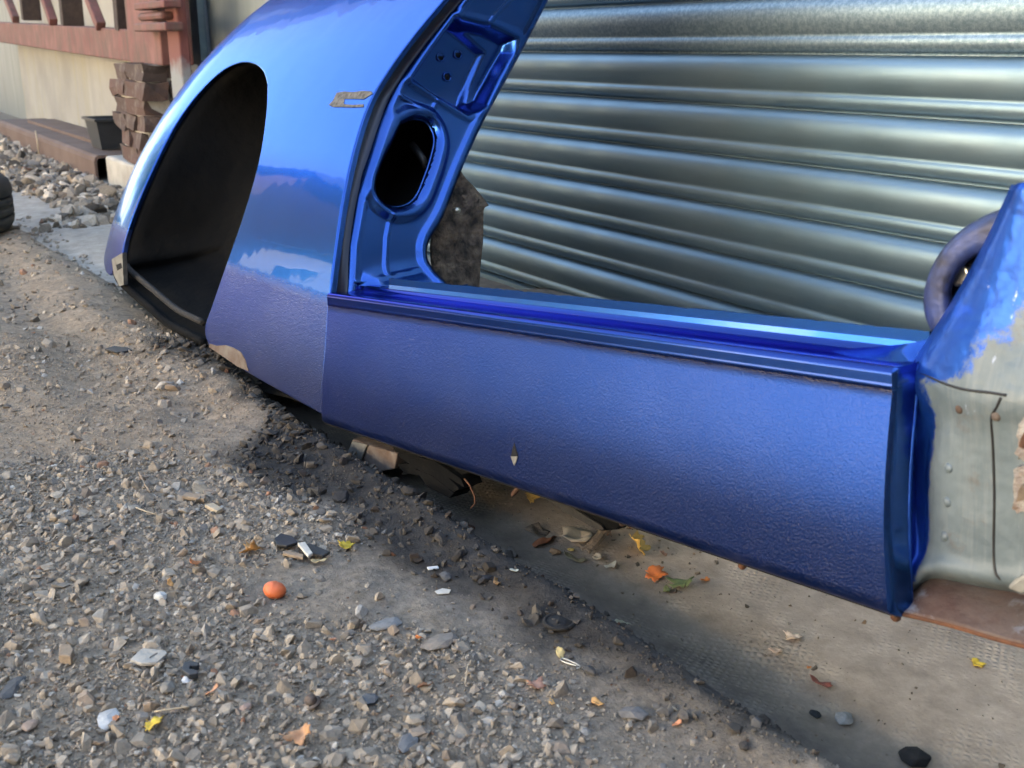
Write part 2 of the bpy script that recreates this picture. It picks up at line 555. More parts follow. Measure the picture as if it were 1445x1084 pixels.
# ------------------------------------------------------------------ ground
def vnoise(X, Y, s, seed=0):
    """cheap smooth value noise"""
    r = np.random.default_rng(seed)
    T = r.random((256, 256))
    x = X * s; y = Y * s
    xi = np.floor(x).astype(int); yi = np.floor(y).astype(int)
    fx = x - xi; fy = y - yi
    fx = fx * fx * (3 - 2 * fx); fy = fy * fy * (3 - 2 * fy)
    g = lambda a, b: T[a % 256, b % 256]
    return (g(xi, yi) * (1 - fx) + g(xi + 1, yi) * fx) * (1 - fy) + (g(xi, yi + 1) * (1 - fx) + g(xi + 1, yi + 1) * fx) * fy
def fbm(X, Y, s, seed=0, oct=4):
    o = 0; a = 1; t = 0
    for k in range(oct):
        o = o + a * vnoise(X, Y, s * 2 ** k, seed + k); t += a; a *= .55
    return o / t
def gp(pts):                               # outline seen on the ground -> ground plan
    return [tuple(G(x, y)[:2]) for x, y in pts]
def edgeY(X):                              # where the gravel bank gives way to the concrete apron
    return .668 + .045 * (X + 1.0) + .012 * (fbm(X, X * 0 + 3.3, 5, 5) - .5)
APZ = -.032
BARE = gp([(350, 805), (440, 785), (520, 762), (600, 750), (720, 800), (830, 880), (860, 960), (760, 915), (640, 885), (500, 872), (410, 862), (340, 830)])
TROD = gp([(0, 330), (140, 400), (290, 490), (370, 560), (330, 640), (200, 650), (0, 640)])
GRAV = gp([(-400, 655), (0, 655), (150, 630), (330, 640), (440, 690), (520, 730), (540, 775), (460, 790), (370, 800),
           (330, 850), (440, 875), (620, 900), (740, 945), (800, 1010), (840, 1090), (900, 1400), (-800, 1400)])
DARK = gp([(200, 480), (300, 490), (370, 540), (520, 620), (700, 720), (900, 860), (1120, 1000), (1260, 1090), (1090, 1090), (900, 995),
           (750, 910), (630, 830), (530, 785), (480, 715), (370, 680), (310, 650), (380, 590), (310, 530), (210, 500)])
def ground_z(X, Y):
    e = edgeY(X)
    z = .016 * (fbm(X, Y, 2.2, 21) - .5) + .010 * (fbm(X, Y, 9, 31) - .5) + .005 * (fbm(X, Y, 40, 41, 3) - .5)
    # heap of soil pushed up round the sill end, ruts on the trodden side
    z += .026 * np.exp(-(((X + 2.06) / .20) ** 2 + ((Y - .63) / .10) ** 2))
    z += .008 * np.sin(Y * 26 + 2 * fbm(X, Y, 3, 77)) * sst(-1.7, -2.2, X) * sst(.75, .5, Y)
    z -= .020 * np.exp(-(((X + 1.78) / .08) ** 2 + ((Y - .485) / .05) ** 2))
    z += .012 * np.exp(-((Y - e + .05) / .03) ** 2) * sst(-2.2, -1.2, X)
    drop = sst(-.035, .03, Y - e)
    near = sst(-2.05, -1.75, X)
    z = z * (1 - drop * .9 * near) - .055 * drop * near - .06 * sst(0.0, .12, Y - e) * (1 - near) * sst(-2.2, -2.6, X)
    return z
def gridlines(lo, hi, step, far):
    a = list(np.arange(lo, hi + step / 2, step))
    g = step
    x = lo
    while x > -far:
        g *= 1.22; x -= g; a.insert(0, x)
    g = step; x = hi
    while x < far:
        g *= 1.22; x += g; a.append(x)
    return np.array(a)
gx = gridlines(-3.3, -.25, .007, 120); gy = gridlines(-.05, .86, .007, 120)
GX, GY = np.meshgrid(gx, gy)
GZ = ground_z(GX, GY)
GZ = np.where((np.abs(GX) > 14) | (np.abs(GY) > 10), 0, GZ)
def ground_col(X, Y):
    n = fbm(X, Y, 4, 51)[..., None]; n2 = fbm(X, Y, 30, 61)[..., None]
    base = np.array((.275, .225, .172)) * (.75 + .5 * n)
    trod = np.array((.335, .255, .180)) * (.72 + .55 * n2)
    inT = sst(.10, -.10, np.where(inpoly_np(X, Y, TROD), -1, 1) * dpoly(X, Y, TROD))[..., None]
    c = base * (1 - inT) + trod * inT
    inB = sst(.03, -.03, np.where(inpoly_np(X, Y, BARE), -1, 1) * dpoly(X, Y, BARE))[..., None]
    c = c * (1 - inB) + np.array((.28, .235, .185)) * (.8 + .35 * n2) * inB
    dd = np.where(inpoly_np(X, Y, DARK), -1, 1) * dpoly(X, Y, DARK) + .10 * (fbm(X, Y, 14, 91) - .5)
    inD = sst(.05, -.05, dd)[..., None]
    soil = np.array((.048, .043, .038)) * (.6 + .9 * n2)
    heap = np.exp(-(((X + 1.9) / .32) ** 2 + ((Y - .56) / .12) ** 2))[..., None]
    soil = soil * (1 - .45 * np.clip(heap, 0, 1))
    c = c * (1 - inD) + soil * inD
    return c
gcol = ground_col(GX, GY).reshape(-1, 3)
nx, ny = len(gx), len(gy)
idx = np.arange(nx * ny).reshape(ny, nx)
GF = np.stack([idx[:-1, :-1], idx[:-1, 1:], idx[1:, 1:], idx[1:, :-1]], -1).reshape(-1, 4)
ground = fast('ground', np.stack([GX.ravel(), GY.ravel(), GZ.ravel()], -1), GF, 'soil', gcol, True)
ground['kind'] = 'structure'

# concrete apron in front of the shutter
ax_ = np.concatenate([np.arange(-7.5, -3.2, .05), np.arange(-3.2, .6, .009), np.arange(.6, 6, .3)])
ay_ = np.concatenate([np.arange(.45, 1.10, .009), np.arange(1.10, 1.66, .03)])
AX, AY = np.meshgrid(ax_, ay_)
AZ = APZ + .004 * (fbm(AX, AY, 2.5, 121) - .5) + .003 * (fbm(AX, AY, 18, 131) - .5) + .02 * sst(-3.0, -3.6, AX)
AZ += -.010 * np.exp(-((AY - edgeY(AX) - .07) / .04) ** 2)
n = fbm(AX, AY, 3, 141)[..., None]; n2 = fbm(AX, AY, 11, 151)[..., None]
ac = np.array((.41, .318, .235)) * (.68 + .6 * n2)
edge_dk = (sst(.17, .01, AY - edgeY(AX) + .10 * (fbm(AX, AY, 6, 161) - .5)) * .8)[..., None]  # apron colour gets darker towards the gravel edge
ac = ac * (1 - edge_dk) + np.array((.062, .058, .053)) * (.7 + .6 * n2) * edge_dk
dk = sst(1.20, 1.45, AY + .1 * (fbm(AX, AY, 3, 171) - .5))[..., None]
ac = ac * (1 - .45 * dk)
pale = (sst(-2.5, -3.0, AX + .25 * (fbm(AX, AY, 5, 181) - .5)))[..., None]
ac = ac * (1 - pale) + np.array((.36, .325, .28)) * (.80 + .35 * n2) * pale
nx, ny = len(ax_), len(ay_)
idx = np.arange(nx * ny).reshape(ny, nx)
AF = np.stack([idx[:-1, :-1], idx[:-1, 1:], idx[1:, 1:], idx[1:, :-1]], -1).reshape(-1, 4)
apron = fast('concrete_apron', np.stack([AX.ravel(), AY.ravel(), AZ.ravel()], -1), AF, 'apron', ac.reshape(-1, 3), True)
apron['kind'] = 'structure'
def surf_z(X, Y):
    X = np.asarray(X, float); Y = np.asarray(Y, float)
    a = APZ + .004 * (fbm(X, Y, 2.5, 121) - .5) + .003 * (fbm(X, Y, 18, 131) - .5) + .02 * sst(-3.0, -3.6, X) \
        - .010 * np.exp(-((Y - edgeY(X) - .07) / .04) ** 2)
    a = np.where(Y > .45, a, -1)
    return np.maximum(ground_z(X, Y), a)

# ------------------------------------------------------------------ building with the roller shutter
SY = 1.566
bld = empty('workshop_building', (-1.0, SY + .1, 0))
def bpart(name, lo, hi, mat, **k):
    o = box(name, lo, hi, mat, bld, **k)
    o.location = (1.0, -SY - .1, 0)
    return o
bpart('wall', (-14, SY + .14, -.1), (12, SY + 7, 4.6), 'render_wall')
bpart('lintel', (-3.45, SY - .10, 2.9), (2.4, SY + .135, 3.5), 'render_wall')
bpart('parapet', (-14, SY - .02, 3.505), (12, SY + .135, 4.6), 'render_wall')
bpart('pier', (2.4, SY - .10, -.1), (12, SY + .135, 3.5), 'render_wall')
tag(bld, 'workshop wall around and above the galvanised roller shutter', 'building')

shut = empty('roller_shutter', (-.5, SY, APZ))
tag(shut, 'galvanised steel roller shutter of curved laths behind the blue car shell', 'shutter')
P = .1
prof = []
# one lath, top to bottom: hook, wide round belly, small bead above the next joint
for k in range(15):
    a = k / 14
    prof.append((-.004 * min(1, a * 6) - .0125 * math.sin(math.pi * (a ** .85)) ** .8 if 0 < a < 1 else (0.0 if a == 0 else -.004), -.003 - a * .066))
for k in range(1, 9):
    a = k / 8
    prof.append((-.004 * (1 - a) - .0062 * math.sin(math.pi * a) ** .7 if a < 1 else 0.0, -.069 - a * .027))
prof.append((.010, -.0968)); prof.append((.010, -.1022))
prof.insert(0, (.010, -.0028))
def lath_mesh(x0, x1, mat):
    V, F = [], []
    xs = np.linspace(x0, x1, 16)
    for x in xs:
        for (y, z) in prof: V.append((x, y, z))
    n = len(prof)
    for i in range(len(xs) - 1):
        for j in range(n - 1):
            F.append((i * n + j, i * n + j + 1, (i + 1) * n + j + 1, (i + 1) * n + j))
    me = bpy.data.meshes.new('slat')
    me.from_pydata(V, [], F)
    me.polygons.foreach_set('use_smooth', [True] * len(me.polygons))
    me.materials.append(MATS[mat])
    return me
m_lath = lath_mesh(-2.9, 2.9, 'galvanised'); m_pit = lath_mesh(-2.9, 2.9, 'galvanised_pitted')
for k in range(30):
    zt = .6 - .0143 + P * (24 - k)       # a joint a little under eye height
    if zt < .0 + APZ + .02: break
    o = bpy.data.objects.new('slat', m_pit if k == 23 else m_lath)
    COL.objects.link(o)
    o.parent = shut
    o.location = (random.uniform(-.01, .01), random.uniform(-.0012, .0012), zt - APZ)
    o.rotation_euler = (random.uniform(-.003, .003), 0, 0)
g = box('bottom_rail', (-2.9, -.012, -.02), (2.9, .012, .012), 'galvanised', shut)
backing = box('backing', (-2.95, .02, -.02), (2.95, .03, 2.9), 'dark_void', shut)

# ------------------------------------------------------------------ left background
col_ = empty('shutter_guide', (-4.62, 1.43, 0))
a = PY(269, 0, 1.43); b = PY(283, 60, 1.43)
gx0, gx1 = PY(270, 50, 1.425)[0] + 4.62, PY(281, 50, 1.425)[0] + 4.62
box('channel', (gx0, -.005, -.05), (gx1, .04, 3), 'zinc_paint', col_, .004)
box('lip', (gx1 + .002, -.012, -.05), (gx1 + .018, .02, 3), 'galvanised', col_, .003)
tag(col_, 'galvanised steel upright channel between the red gate post and grey board', 'steel post')
gd = box('grey_board', (-4.62 + gx1 + .02, 1.46, -.05), (-3.46, 1.50, 3), 'grey_board')
bevel(gd, .004)
tag(gd, 'plain grey upright board to the right of the galvanised channel', 'board')
gap = box('dark_upright', (-5.3, 1.48, -.05), (-4.62 + gx0 - .004, 1.55, 3), 'black_plastic')
tag(gap, 'narrow dark upright strip beside the red gate post', 'post')

gate = empty('steel_gate', (-4.98, 1.25, .5))
tag(gate, 'faded red steel gate with diagonal bracing hung over a rusty beam', 'gate')
def gp3(x, y, Y=1.25):
    return Vector(PY(x, y, Y)) - gate.location
def gbar(name, a, b, w, d, **k):
    return bar(name, a, b, w, d, 'gate_red', gate, .006, **k)
zt0, zb0 = gp3(0, 22).z, gp3(0, 53).z
zt1, zb1 = gp3(191, 42).z, gp3(191, 89).z
A = Vector((gp3(-60, 40).x, .05, (gp3(0, 22).z + gp3(0, 53).z) / 2 + .02)); B = Vector((gp3(191, 60).x, .05, (zt1 + zb1) / 2))
gbar('bottom_rail', A, B, .10, (zt1 - zb1))
for (xb, yb, xt, yt, dark) in ((22, 28, 2, -45, 0), (75, 32, 62, -40, 0), (142, 38, 120, -45, 0)):
    gbar('brace', gp3(xb, yb), gp3(xt - 26, yt - 40), .05, .045, up=(0, 1, 0))
for (xb, yb) in ((32, 26), (88, 33), (165, 40)):
    b0 = gp3(xb, yb)
    bar('upright', b0 + Vector((0, .05, -.01)), b0 + Vector((.10, .05, 1.0)), .07, .11, 'dark_rust', gate, .004, up=(0, 1, 0))
st = gp3(212, 88)
s0 = gp3(190, 90); s1 = gp3(237, 88)
box('end_stile', (s0.x, -.02, s0.z), (s1.x - .02, .11, 1.3), 'gate_red', gate, .006)
gbar('top_rail', A + Vector((0, 0, .75)), B + Vector((0, 0, .75)), .10, .12)
def at_g(x, y, Y): return Vector(PY(x, y, Y)) - gate.location
for (y0, y1, nm, off, x1) in ((0, 15, 'hinge_plate', 0, 245), (16, 30, 'hinge_knuckle', .012, 236), (31, 45, 'hinge_plate', 0, 247)):
    q0 = at_g(203, y1, 1.20); q1 = at_g(x1, y0, 1.20)
    o = box(nm, (q0.x, -.09 + off, q0.z), (q1.x, -.021, q1.z), 'gate_red', gate, .006 if nm == 'hinge_plate' else .02)
gpost = empty('gate_post', (-4.5, 1.27, 0))
q0 = PY(236, 60, 1.22); q1 = PY(252, 60, 1.22)
t = NT('post_paint')
sepz = t.n('ShaderNodeSeparateXYZ'); t.l(t.coord(), sepz.inputs[0])
zz = t.math('ADD', sepz.outputs[2], t.math('MULTIPLY', t.noise(9, 6, .6), .22))
cc = t.mix(t.ramp(zz, [(.60, 0), (.66, 1)]), (.22, .23, .23), (.15, .046, .04))
t.set(Base_Color=cc, Roughness=.7)
box('post', (q0[0] + 4.5, -.05, -.05), (q1[0] + 4.5, -.01, 2.6), 'post_paint', gpost, .006)
tag(gpost, 'steel gate post painted red above and bare grey below', 'post')

wallc = box('concrete_wall', (PY(28, 100, 1.42)[0], 1.42, -.1), (-5.45, 1.62, 2.2), 'concrete_wall')
bevel(wallc, .02)
tag(wallc, 'pale concrete wall streaked with yellow lichen behind the red gate', 'wall')
wdark = box('dark_fence_panel', (-14, 1.70, -.1), (wallc.data.vertices[0].co.x - .05, 1.74, 2.4), 'grey_board')
tag(wdark, 'dark weathered panel at the far left beyond the concrete wall', 'fence panel')

# rusty steel channel lying flat, flanges down
bx0, bx1 = -8.4, -5.38
beam = empty('steel_beam', (bx1, 1.1, -.02))
prof_b = [(0, 0), (0, .10), (.006, .118), (.02, .128), (.34, .128), (.354, .118), (.36, .10), (.36, 0), (.348, 0), (.348, .10), (.34, .114), (.02, .114), (.012, .10), (.012, 0)]
V = [(x, y, z) for x in (bx0 - bx1, 0) for (y, z) in prof_b]
n = len(prof_b)
F = [(i, (i + 1) % n, n + (i + 1) % n, n + i) for i in range(n)] + [tuple(range(n))[::-1], tuple(range(n, 2 * n))]
mk('web', V, F, 'beam_rust', beam, False)
tag(beam, 'rusty steel channel beam lying flanges down along the concrete wall', 'steel beam')
# second flat plate behind it
pl = box('rusty_plate', (-8.0, 1.24, .1085), (-5.75, 1.41, .125), 'beam_rust', beam)
pl.location = -beam.location; pl.name = 'plate'

# black plastic tray on the beam
tx = PY(158, 208, 1.28)
tray = empty('plastic_tray', (tx[0] + .06, 1.27, .112))
w0, w1, hh = .085, .105, .135
V = []
for (r, z) in ((w0, 0), (w1, hh), (w1 + .012, hh), (w1 + .012, hh + .012), (w1 - .006, hh + .012), (w0 - .006, .008)):
    for sx, sy in ((-1, -1), (1, -1), (1, 1), (-1, 1)): V.append((sx * r * 1.25, sy * r * .9, z))
F = []
for i in range(5):
    for k in range(4): F.append((i * 4 + k, i * 4 + (k + 1) % 4, (i + 1) * 4 + (k + 1) % 4, (i + 1) * 4 + k))
F += [(3, 2, 1, 0), (20, 21, 22, 23)]
mk('tub', V, F, 'tray_black', tray, False)
tag(tray, 'small black plastic tray standing on the rusty beam', 'tray')

# concrete block and broken brick pier
blk = box('concrete_block', (-5.28, 1.13, -.06), (-4.75, 1.34, .115), 'concrete_block', None)
bevel(blk, .012)
tag(blk, 'pale rough concrete block under the broken brick pier', 'concrete block')
pier = empty('brick_pier', (-4.82, 1.3, .115))
tag(pier, 'broken red brick pier under the end of the red gate', 'brick pier')
def brick_mesh(seed):
    r = random.Random(seed)
    me = bpy.data.meshes.new('brick')
    bm = bmesh.new()
    bmesh.ops.create_cube(bm, size=1)
    bmesh.ops.subdivide_edges(bm, edges=bm.edges[:], cuts=1, use_grid_fill=True)
    for v in bm.verts:
        v.co.x *= .215; v.co.y *= .10; v.co.z *= .062
        q = abs(v.co.x) > .1 and abs(v.co.z) > .03
        v.co += Vector((r.uniform(-1, 1), r.uniform(-1, 1), r.uniform(-1, 1))) * (.009 if q else .004)
    bm.to_mesh(me); bm.free()
    me.materials.append(MATS['brick_red'])
    return me
box('mortar', (-.20, -.135, 0), (.22, .09, .41), 'concrete_block', pier)
bms = [brick_mesh(i) for i in range(5)]
zc = .036
for course in range(6):
    offs = [-.10, .12] if course % 2 else [-.16, -.03, .14]
    for j, ox in enumerate(offs):
        for row in (0, 1):
            o = bpy.data.objects.new('brick', bms[(course * 3 + j + row) % 5])
            COL.objects.link(o); o.parent = pier
            o.location = (ox + random.uniform(-.008, .008), -.10 + row * .115 + random.uniform(-.010, .006), zc)
            o.rotation_euler = (random.uniform(-.05, .05), random.uniform(-.05, .05),
                                random.uniform(-.12, .12))
    zc += .069

# tyre lying flat
tyre = empty('old_tyre', (-4.07, .24, -.01))
prof_t = [(.17, .03), (.20, .012), (.25, .006), (.29, .018), (.305, .04)]
for k, zg in enumerate((.075, .105, .135)):
    prof_t += [(.31, zg - .012), (.302, zg - .010), (.302, zg - .004), (.31, zg - .002)]
prof_t += [(.31, .16), (.303, .18), (.285, .198), (.25, .208), (.20, .203), (.17, .185), (.20, .16), (.28, .15), (.285, .11), (.28, .06), (.20, .05)]
seg = 72
V = [(r * math.cos(2 * math.pi * k / seg), r * math.sin(2 * math.pi * k / seg), z) for k in range(seg) for (r, z) in prof_t]
n = len(prof_t)
F = [(k * n + j, ((k + 1) % seg) * n + j, ((k + 1) % seg) * n + (j + 1) % n, k * n + (j + 1) % n) for k in range(seg) for j in range(n)]
mk('tread', V, F, 'dark_rubber', tyre, True)
tag(tyre, 'black tyre lying flat on the ground at the left edge', 'tyre')

# ------------------------------------------------------------------ far side of the yard (seen mirrored in paint and steel)
def house(name, x0, y0, x1, y1, h, mat, label, wins, roof='slate', ridge=1.6):
    e = empty(name, ((x0 + x1) / 2, (y0 + y1) / 2, 0))
    o = box('wall', (x0, y0, -.1), (x1, y1, h), mat, e); o.location = -e.location
    ym = (y0 + y1) / 2
    V = [(x0 - .2, y0 - .3, h + .004), (x1 + .2, y0 - .3, h + .004), (x1 + .2, y1 + .3, h + .004), (x0 - .2, y1 + .3, h + .004), (x0 - .2, ym, h + ridge), (x1 + .2, ym, h + ridge)]
    r = mk('roof', V, [(0, 1, 5, 4), (2, 3, 4, 5), (0, 4, 3), (1, 2, 5), (3, 2, 1, 0)], roof, e, False)
    r.location = -e.location
    for (wx, wz, ww, wh) in wins:
        f = box('window', (wx - ww / 2, y1 + .004, wz), (wx + ww / 2, y1 + .05, wz + wh), 'frame_white', e); f.location = -e.location
        g = box('pane', (wx - ww / 2 + .08, y1 + .052, wz + .08), (wx + ww / 2 - .08, y1 + .06, wz + wh - .08), 'window_dark', f)
    tag(e, label, 'building')
    return e
house('cream_workshop', -11.5, -17, 4, -9.5, 4.2, 'cream_wall', 'cream rendered workshop across the yard, behind the camera',
      [(-7, 1.2, 1.4, 1.5), (-3.5, 1.2, 1.4, 1.5), (0, 1.2, 1.4, 1.5)], 'corrugated')
house('added_side_block', 5.0, -9.4, 12.0, 1.2, 4.4, 'brick_far', 'added dark brick building out of view on the right, darkening the reflections',  # unseen block added to darken reflections and cut skylight from the right
      [(6.5, 1.0, 1.2, 1.4), (9.5, 1.0, 1.2, 1.4)])
house('brick_house', -34, -13, -20, -5.2, 6.0, 'brick_far', 'brick house with slate roof across the yard, out of view to the left',
      [(-31, 1, 1.2, 1.5), (-27, 1, 1.2, 1.5), (-23, 1, 1.2, 1.5), (-29, 3.4, 1.2, 1.3), (-24, 3.4, 1.2, 1.3)])
house('low_store', -19, -12, -12.2, -7, 3.0, 'store_wall', 'low grey store beside the brick house across the yard',
      [(-17, .9, 1.6, 1.3), (-13, .9, 1.6, 1.3)], 'corrugated', 1.0)

def tree(x, y, h, r, label, seed):
    rr = np.random.default_rng(seed)
    e = empty('broadleaf_tree', (x, y, 0))
    tube('trunk', [(0, 0, -.1), (.05, .03, h * .3), (-.05, .1, h * .62), (.1, 0, h * .85)], [.22, .17, .10, .03], 'bark_tree', e, 10)
    n = 5200
    cl = rr.normal(size=(46, 3)); cl /= np.linalg.norm(cl, axis=1)[:, None]
    cl *= (rr.random((46, 1)) ** .4) * np.array((r, r, h * .33)); cl[:, 2] += h * .64
    k = rr.integers(0, 46, n)
    c0 = cl[k] + rr.normal(size=(n, 3)) * r * .17
    a = rr.normal(size=(n, 3)); a /= np.linalg.norm(a, axis=1)[:, None]
    b = np.cross(a, rr.normal(size=(n, 3))); b /= np.linalg.norm(b, axis=1)[:, None]
    q = np.stack([c0 - a * .11, c0 + b * .06, c0 + a * .11, c0 - b * .06], 1).reshape(-1, 3)
    colr = np.repeat(np.array((.07, .10, .03)) * rr.uniform(.5, 1.5, (n, 1)) + rr.random((n, 1)) ** 6 * np.array((.2, .12, 0)), 4, 0)
    o = fast('crown', q, np.arange(n * 4).reshape(-1, 4), 'stones', colr)
    o.parent = e
    tag(e, label, 'tree')
tree(-27, -4.0, 7.4, 1.5, 'slim broadleaf tree in front of the brick house across the yard', 5)
tree(-38, -3.6, 9.0, 2.6, 'tall broadleaf tree beyond the brick house across the yard', 2)
tree(-9.8, -6.6, 5.0, 1.4, 'small broadleaf tree beside the cream workshop across the yard', 3)

# ------------------------------------------------------------------ the blue car shell
car = empty('car_body_shell')
car.matrix_world = Matrix(((CU[0], CY[0], CV[0], P0[0]), (CU[1], CY[1], CV[1], P0[1]), (CU[2], CY[2], CV[2], P0[2]), (0, 0, 0, 1)))
tag(car, 'cut off side of a blue car shell with wheel arch and sill', 'car body')

# paint lines
a = on_side(318, 370); b = on_side(462, 418)
bq = (b[2] - a[2]) / (b[0] - a[0]); aq = a[2] - bq * a[0]
ra = on_side(600, 450); rb = on_side(1200, 540)
bs = (rb[2] - ra[2]) / (rb[0] - ra[0]); as_ = ra[2] - bs * ra[0]
paint('paint_quarter', (aq, bq), tex=(1.5, .5, .8), soft=40.0, colr=.85)
paint('paint_sill', (as_ - .0015, bs))
paint('paint_plain', None, .05, .03)

def curve_side(px, n=6):
    return [on_side(*q)[[0, 2]] for q in crom(px, n)]
door_px = [(463, 416), (469, 365), (481, 284), (497, 211), (517, 150), (542, 106), (574, 61), (607, 20), (640, -18), (680, -60)]
door = curve_side(door_px, 5)
bot_px = [(296, 490), (350, 525), (400, 553), (452, 582)]
bot = curve_side(bot_px, 4)
seam = [on_side(452, 582)[[0, 2]], on_side(457, 500)[[0, 2]], on_side(463, 416)[[0, 2]]]
arch_px = [(378, 118), (376, 160), (366, 225), (345, 300), (320, 372), (300, 430), (289, 465), (296, 490)]
archf = curve_side(arch_px, 5)
archr_px = [(168, 378), (176, 335), (200, 270), (235, 195), (270, 142), (305, 105), (335, 88), (358, 88), (372, 99), (378, 118)]
archr = curve_side(archr_px, 5)
rb0 = archr[0]
top = [np.array((door[-1][0] + .02, .86)), np.array((-.1, .88)), np.array((-.55, .78)), np.array((-.85, .58)), np.array((-1.0, .36)), np.array((-1.0, .20)),
       np.array((rb0[0] - .17, rb0[1] - .005)), np.array((rb0[0] - .06, rb0[1] - .02))]
topc = crom([door[-1]] + top, 6)
outline = bot[:-1] + crom(seam, 6)[:-1] + door[:-1] + topc[:-1] + archr[:-1] + archf[:-1]
# drop near duplicates
ol = [outline[0]]
for p in outline[1:]:
    if np.hypot(*(p - ol[-1])) > .0012: ol.append(p)
outline = ol
kinds_door = set()
V2, T2, n0 = cdt(outline, .014)
def side_nrm(u, v):
    e = 1e-4
    yu = (side_y(u + e, v) - side_y(u - e, v)) / (2 * e); yv = (side_y(u, v + e) - side_y(u, v - e)) / (2 * e)
    nn = np.array((yu, -1.0, yv))
    return nn / np.linalg.norm(nn)
def panel(name, V2, T2, loop, mat, r=.006, depth=.02):
    """surface sheet + rounded, turned-in edge all round"""
    V = [np.array((u, side_y(u, v), v)) for u, v in V2]
    N = [side_nrm(u, v) for u, v in V2]
    F = [tuple(t) for t in T2]
    L = [V2[i] for i in range(loop)]
    area = sum(L[i][0] * L[(i + 1) % loop][1] - L[(i + 1) % loop][0] * L[i][1] for i in range(loop))
    sg = 1 if area > 0 else -1
    rings = [list(range(loop))]
    prof = [(r * math.sin(a), r * (1 - math.cos(a)), a) for a in (R(30), R(60), R(90))] + [(r, r + depth, R(90))]
    for (out, dep, ang) in prof:
        ring = []
        for i in range(loop):
            tn = L[(i + 1) % loop] - L[i - 1]
            tn = tn / (np.linalg.norm(tn) + 1e-9)
            o2 = np.array((tn[1], -tn[0])) * sg
            p = L[i] + o2 * out
            ring.append(len(V))
            V.append(np.array((p[0], side_y(p[0], p[1]) + dep, p[1])))
            nn = N[i] * math.cos(ang) + np.array((o2[0], 0, o2[1])) * math.sin(ang)
            N.append(nn / np.linalg.norm(nn))
        rings.append(ring)
    for a, b in zip(rings[:-1], rings[1:]):
        for i in range(loop):
            j = (i + 1) % loop
            F.append((a[i], b[i], b[j], a[j]) if sg > 0 else (a[j], b[j], b[i], a[i]))
    o = mk(name, V, F, mat, car)
    o.data.normals_split_custom_set_from_vertices([tuple(q) for q in N])
    return o
quarter = panel('quarter_panel', V2, T2, n0, 'paint_quarter', .004, .008)
quarter['label'] = 'glossy blue rear quarter panel with open wheel arch'

# wheel-arch liner: a dark bowl behind the opening
low_px = [(292, 484), (270, 472), (240, 456), (212, 432), (190, 413), (172, 396), (166, 382)]
lowc = [on_w(x, y, .035)[[0, 2]] for x, y in crom(low_px, 4)]
loopb = [q for q in archr] + [q for q in archf[1:]]
upper = [np.array((q[0], side_y(q[0], q[1]) + .014, q[1])) for q in loopb]
lower = [np.array((q[0], .035 + .0 * i, q[1])) for i, q in enumerate(lowc)]
loop3 = upper + lower[1:-1]
cen = np.array((np.mean([q[0] for q in loop3]), 0, np.mean([q[2] for q in loop3])))
V, F = [], []
lv = [(1.02, .0), (.985, .004), (.965, .035), (.95, .09), (.90, .17), (.80, .225), (.55, .25), (.25, .255), (.0, .256)]
for (s, d) in lv:
    for q in loop3:
        V.append((cen[0] + (q[0] - cen[0]) * s, q[1] + d, cen[2] + (q[2] - cen[2]) * s))
n = len(loop3)
for i in range(len(lv) - 1):
    for k in range(n):
        F.append((i * n + k, i * n + (k + 1) % n, (i + 1) * n + (k + 1) % n, (i + 1) * n + k))
liner = mk('wheel_arch_liner', V, F, 'black_liner', car)
# rolled lip along the low edge of the liner
pts = [np.array((q[0], .030, q[1])) for q in lowc]
tube('liner_lip', pts, .009, 'black_liner', car, 8)
pts2 = [np.array((q[0] + .012, .05, q[1] + .028)) for q in lowc[3:-3]]
tube('liner_ridge', pts2, .007, 'dirt_black', car, 8)

# bumper bracket at the rear of the arch
def prism(name, px, yy, depth, mat, parent=car, bev=.0, flat=True):
    p = [on_w(x, y, yy) for x, y in px]
    n = len(p)
    V = [q for q in p] + [q + np.array((0, depth, 0)) for q in p]
    ar = sum(p[i][0] * p[(i + 1) % n][2] - p[(i + 1) % n][0] * p[i][2] for i in range(n))
    F = [tuple(range(n)), tuple(range(n, 2 * n))[::-1]] + [(i, n + i, n + (i + 1) % n, (i + 1) % n) for i in range(n)]
    if ar < 0: F = [f[::-1] for f in F]
    o = mk(name, V, F, mat, parent, False)
    if bev: bevel(o, bev)
    return o
bk = prism('bumper_bracket', [(157, 366), (172, 357), (174, 402), (168, 404), (160, 388)], .016, .01, 'bare_steel')
prism('bolt_hole', [(163, 374), (170, 371), (172, 378), (165, 382)], .0155, .004, 'dark_void', bk)

# patch of bare metal at the low corner
def decal(name, px, mat, off=-.0012, th=.0022):
    p = [on_side(*q) for q in px]
    n = len(p)
    V = [q + np.array((0, off, 0)) for q in p] + [q + np.array((0, off + th, 0)) for q in p]
    F = [tuple(range(n)), tuple(range(n, 2 * n))[::-1]] + [(i, n + i, n + (i + 1) % n, (i + 1) % n) for i in range(n)]
    ar = sum(p[i][0] * p[(i + 1) % n][2] - p[(i + 1) % n][0] * p[i][2] for i in range(n))
    if ar < 0: F = [f[::-1] for f in F]
    return mk(name, V, F, mat, car, False)
d = decal('bare_metal_corner', [(295, 490), (296, 485), (306, 488), (318, 487), (330, 491), (340, 497), (346, 507), (351, 524), (335, 517), (315, 503)], 'rusty_grey')
d['label'] = 'bare rusty metal at the low corner of the arch'
d = decal('torn_foam', [(464, 148), (470, 142), (475, 131), (486, 129), (498, 130), (512, 128), (524, 129), (526, 132), (519, 136), (513, 140), (500, 139.5), (486, 139.5),
                        (485, 147), (498, 148), (513, 147), (513, 151), (498, 151.5), (480, 151), (470, 151)], 'foam_grey', -.0012, .002)
d['label'] = 'grey torn adhesive foam left by the side marker'

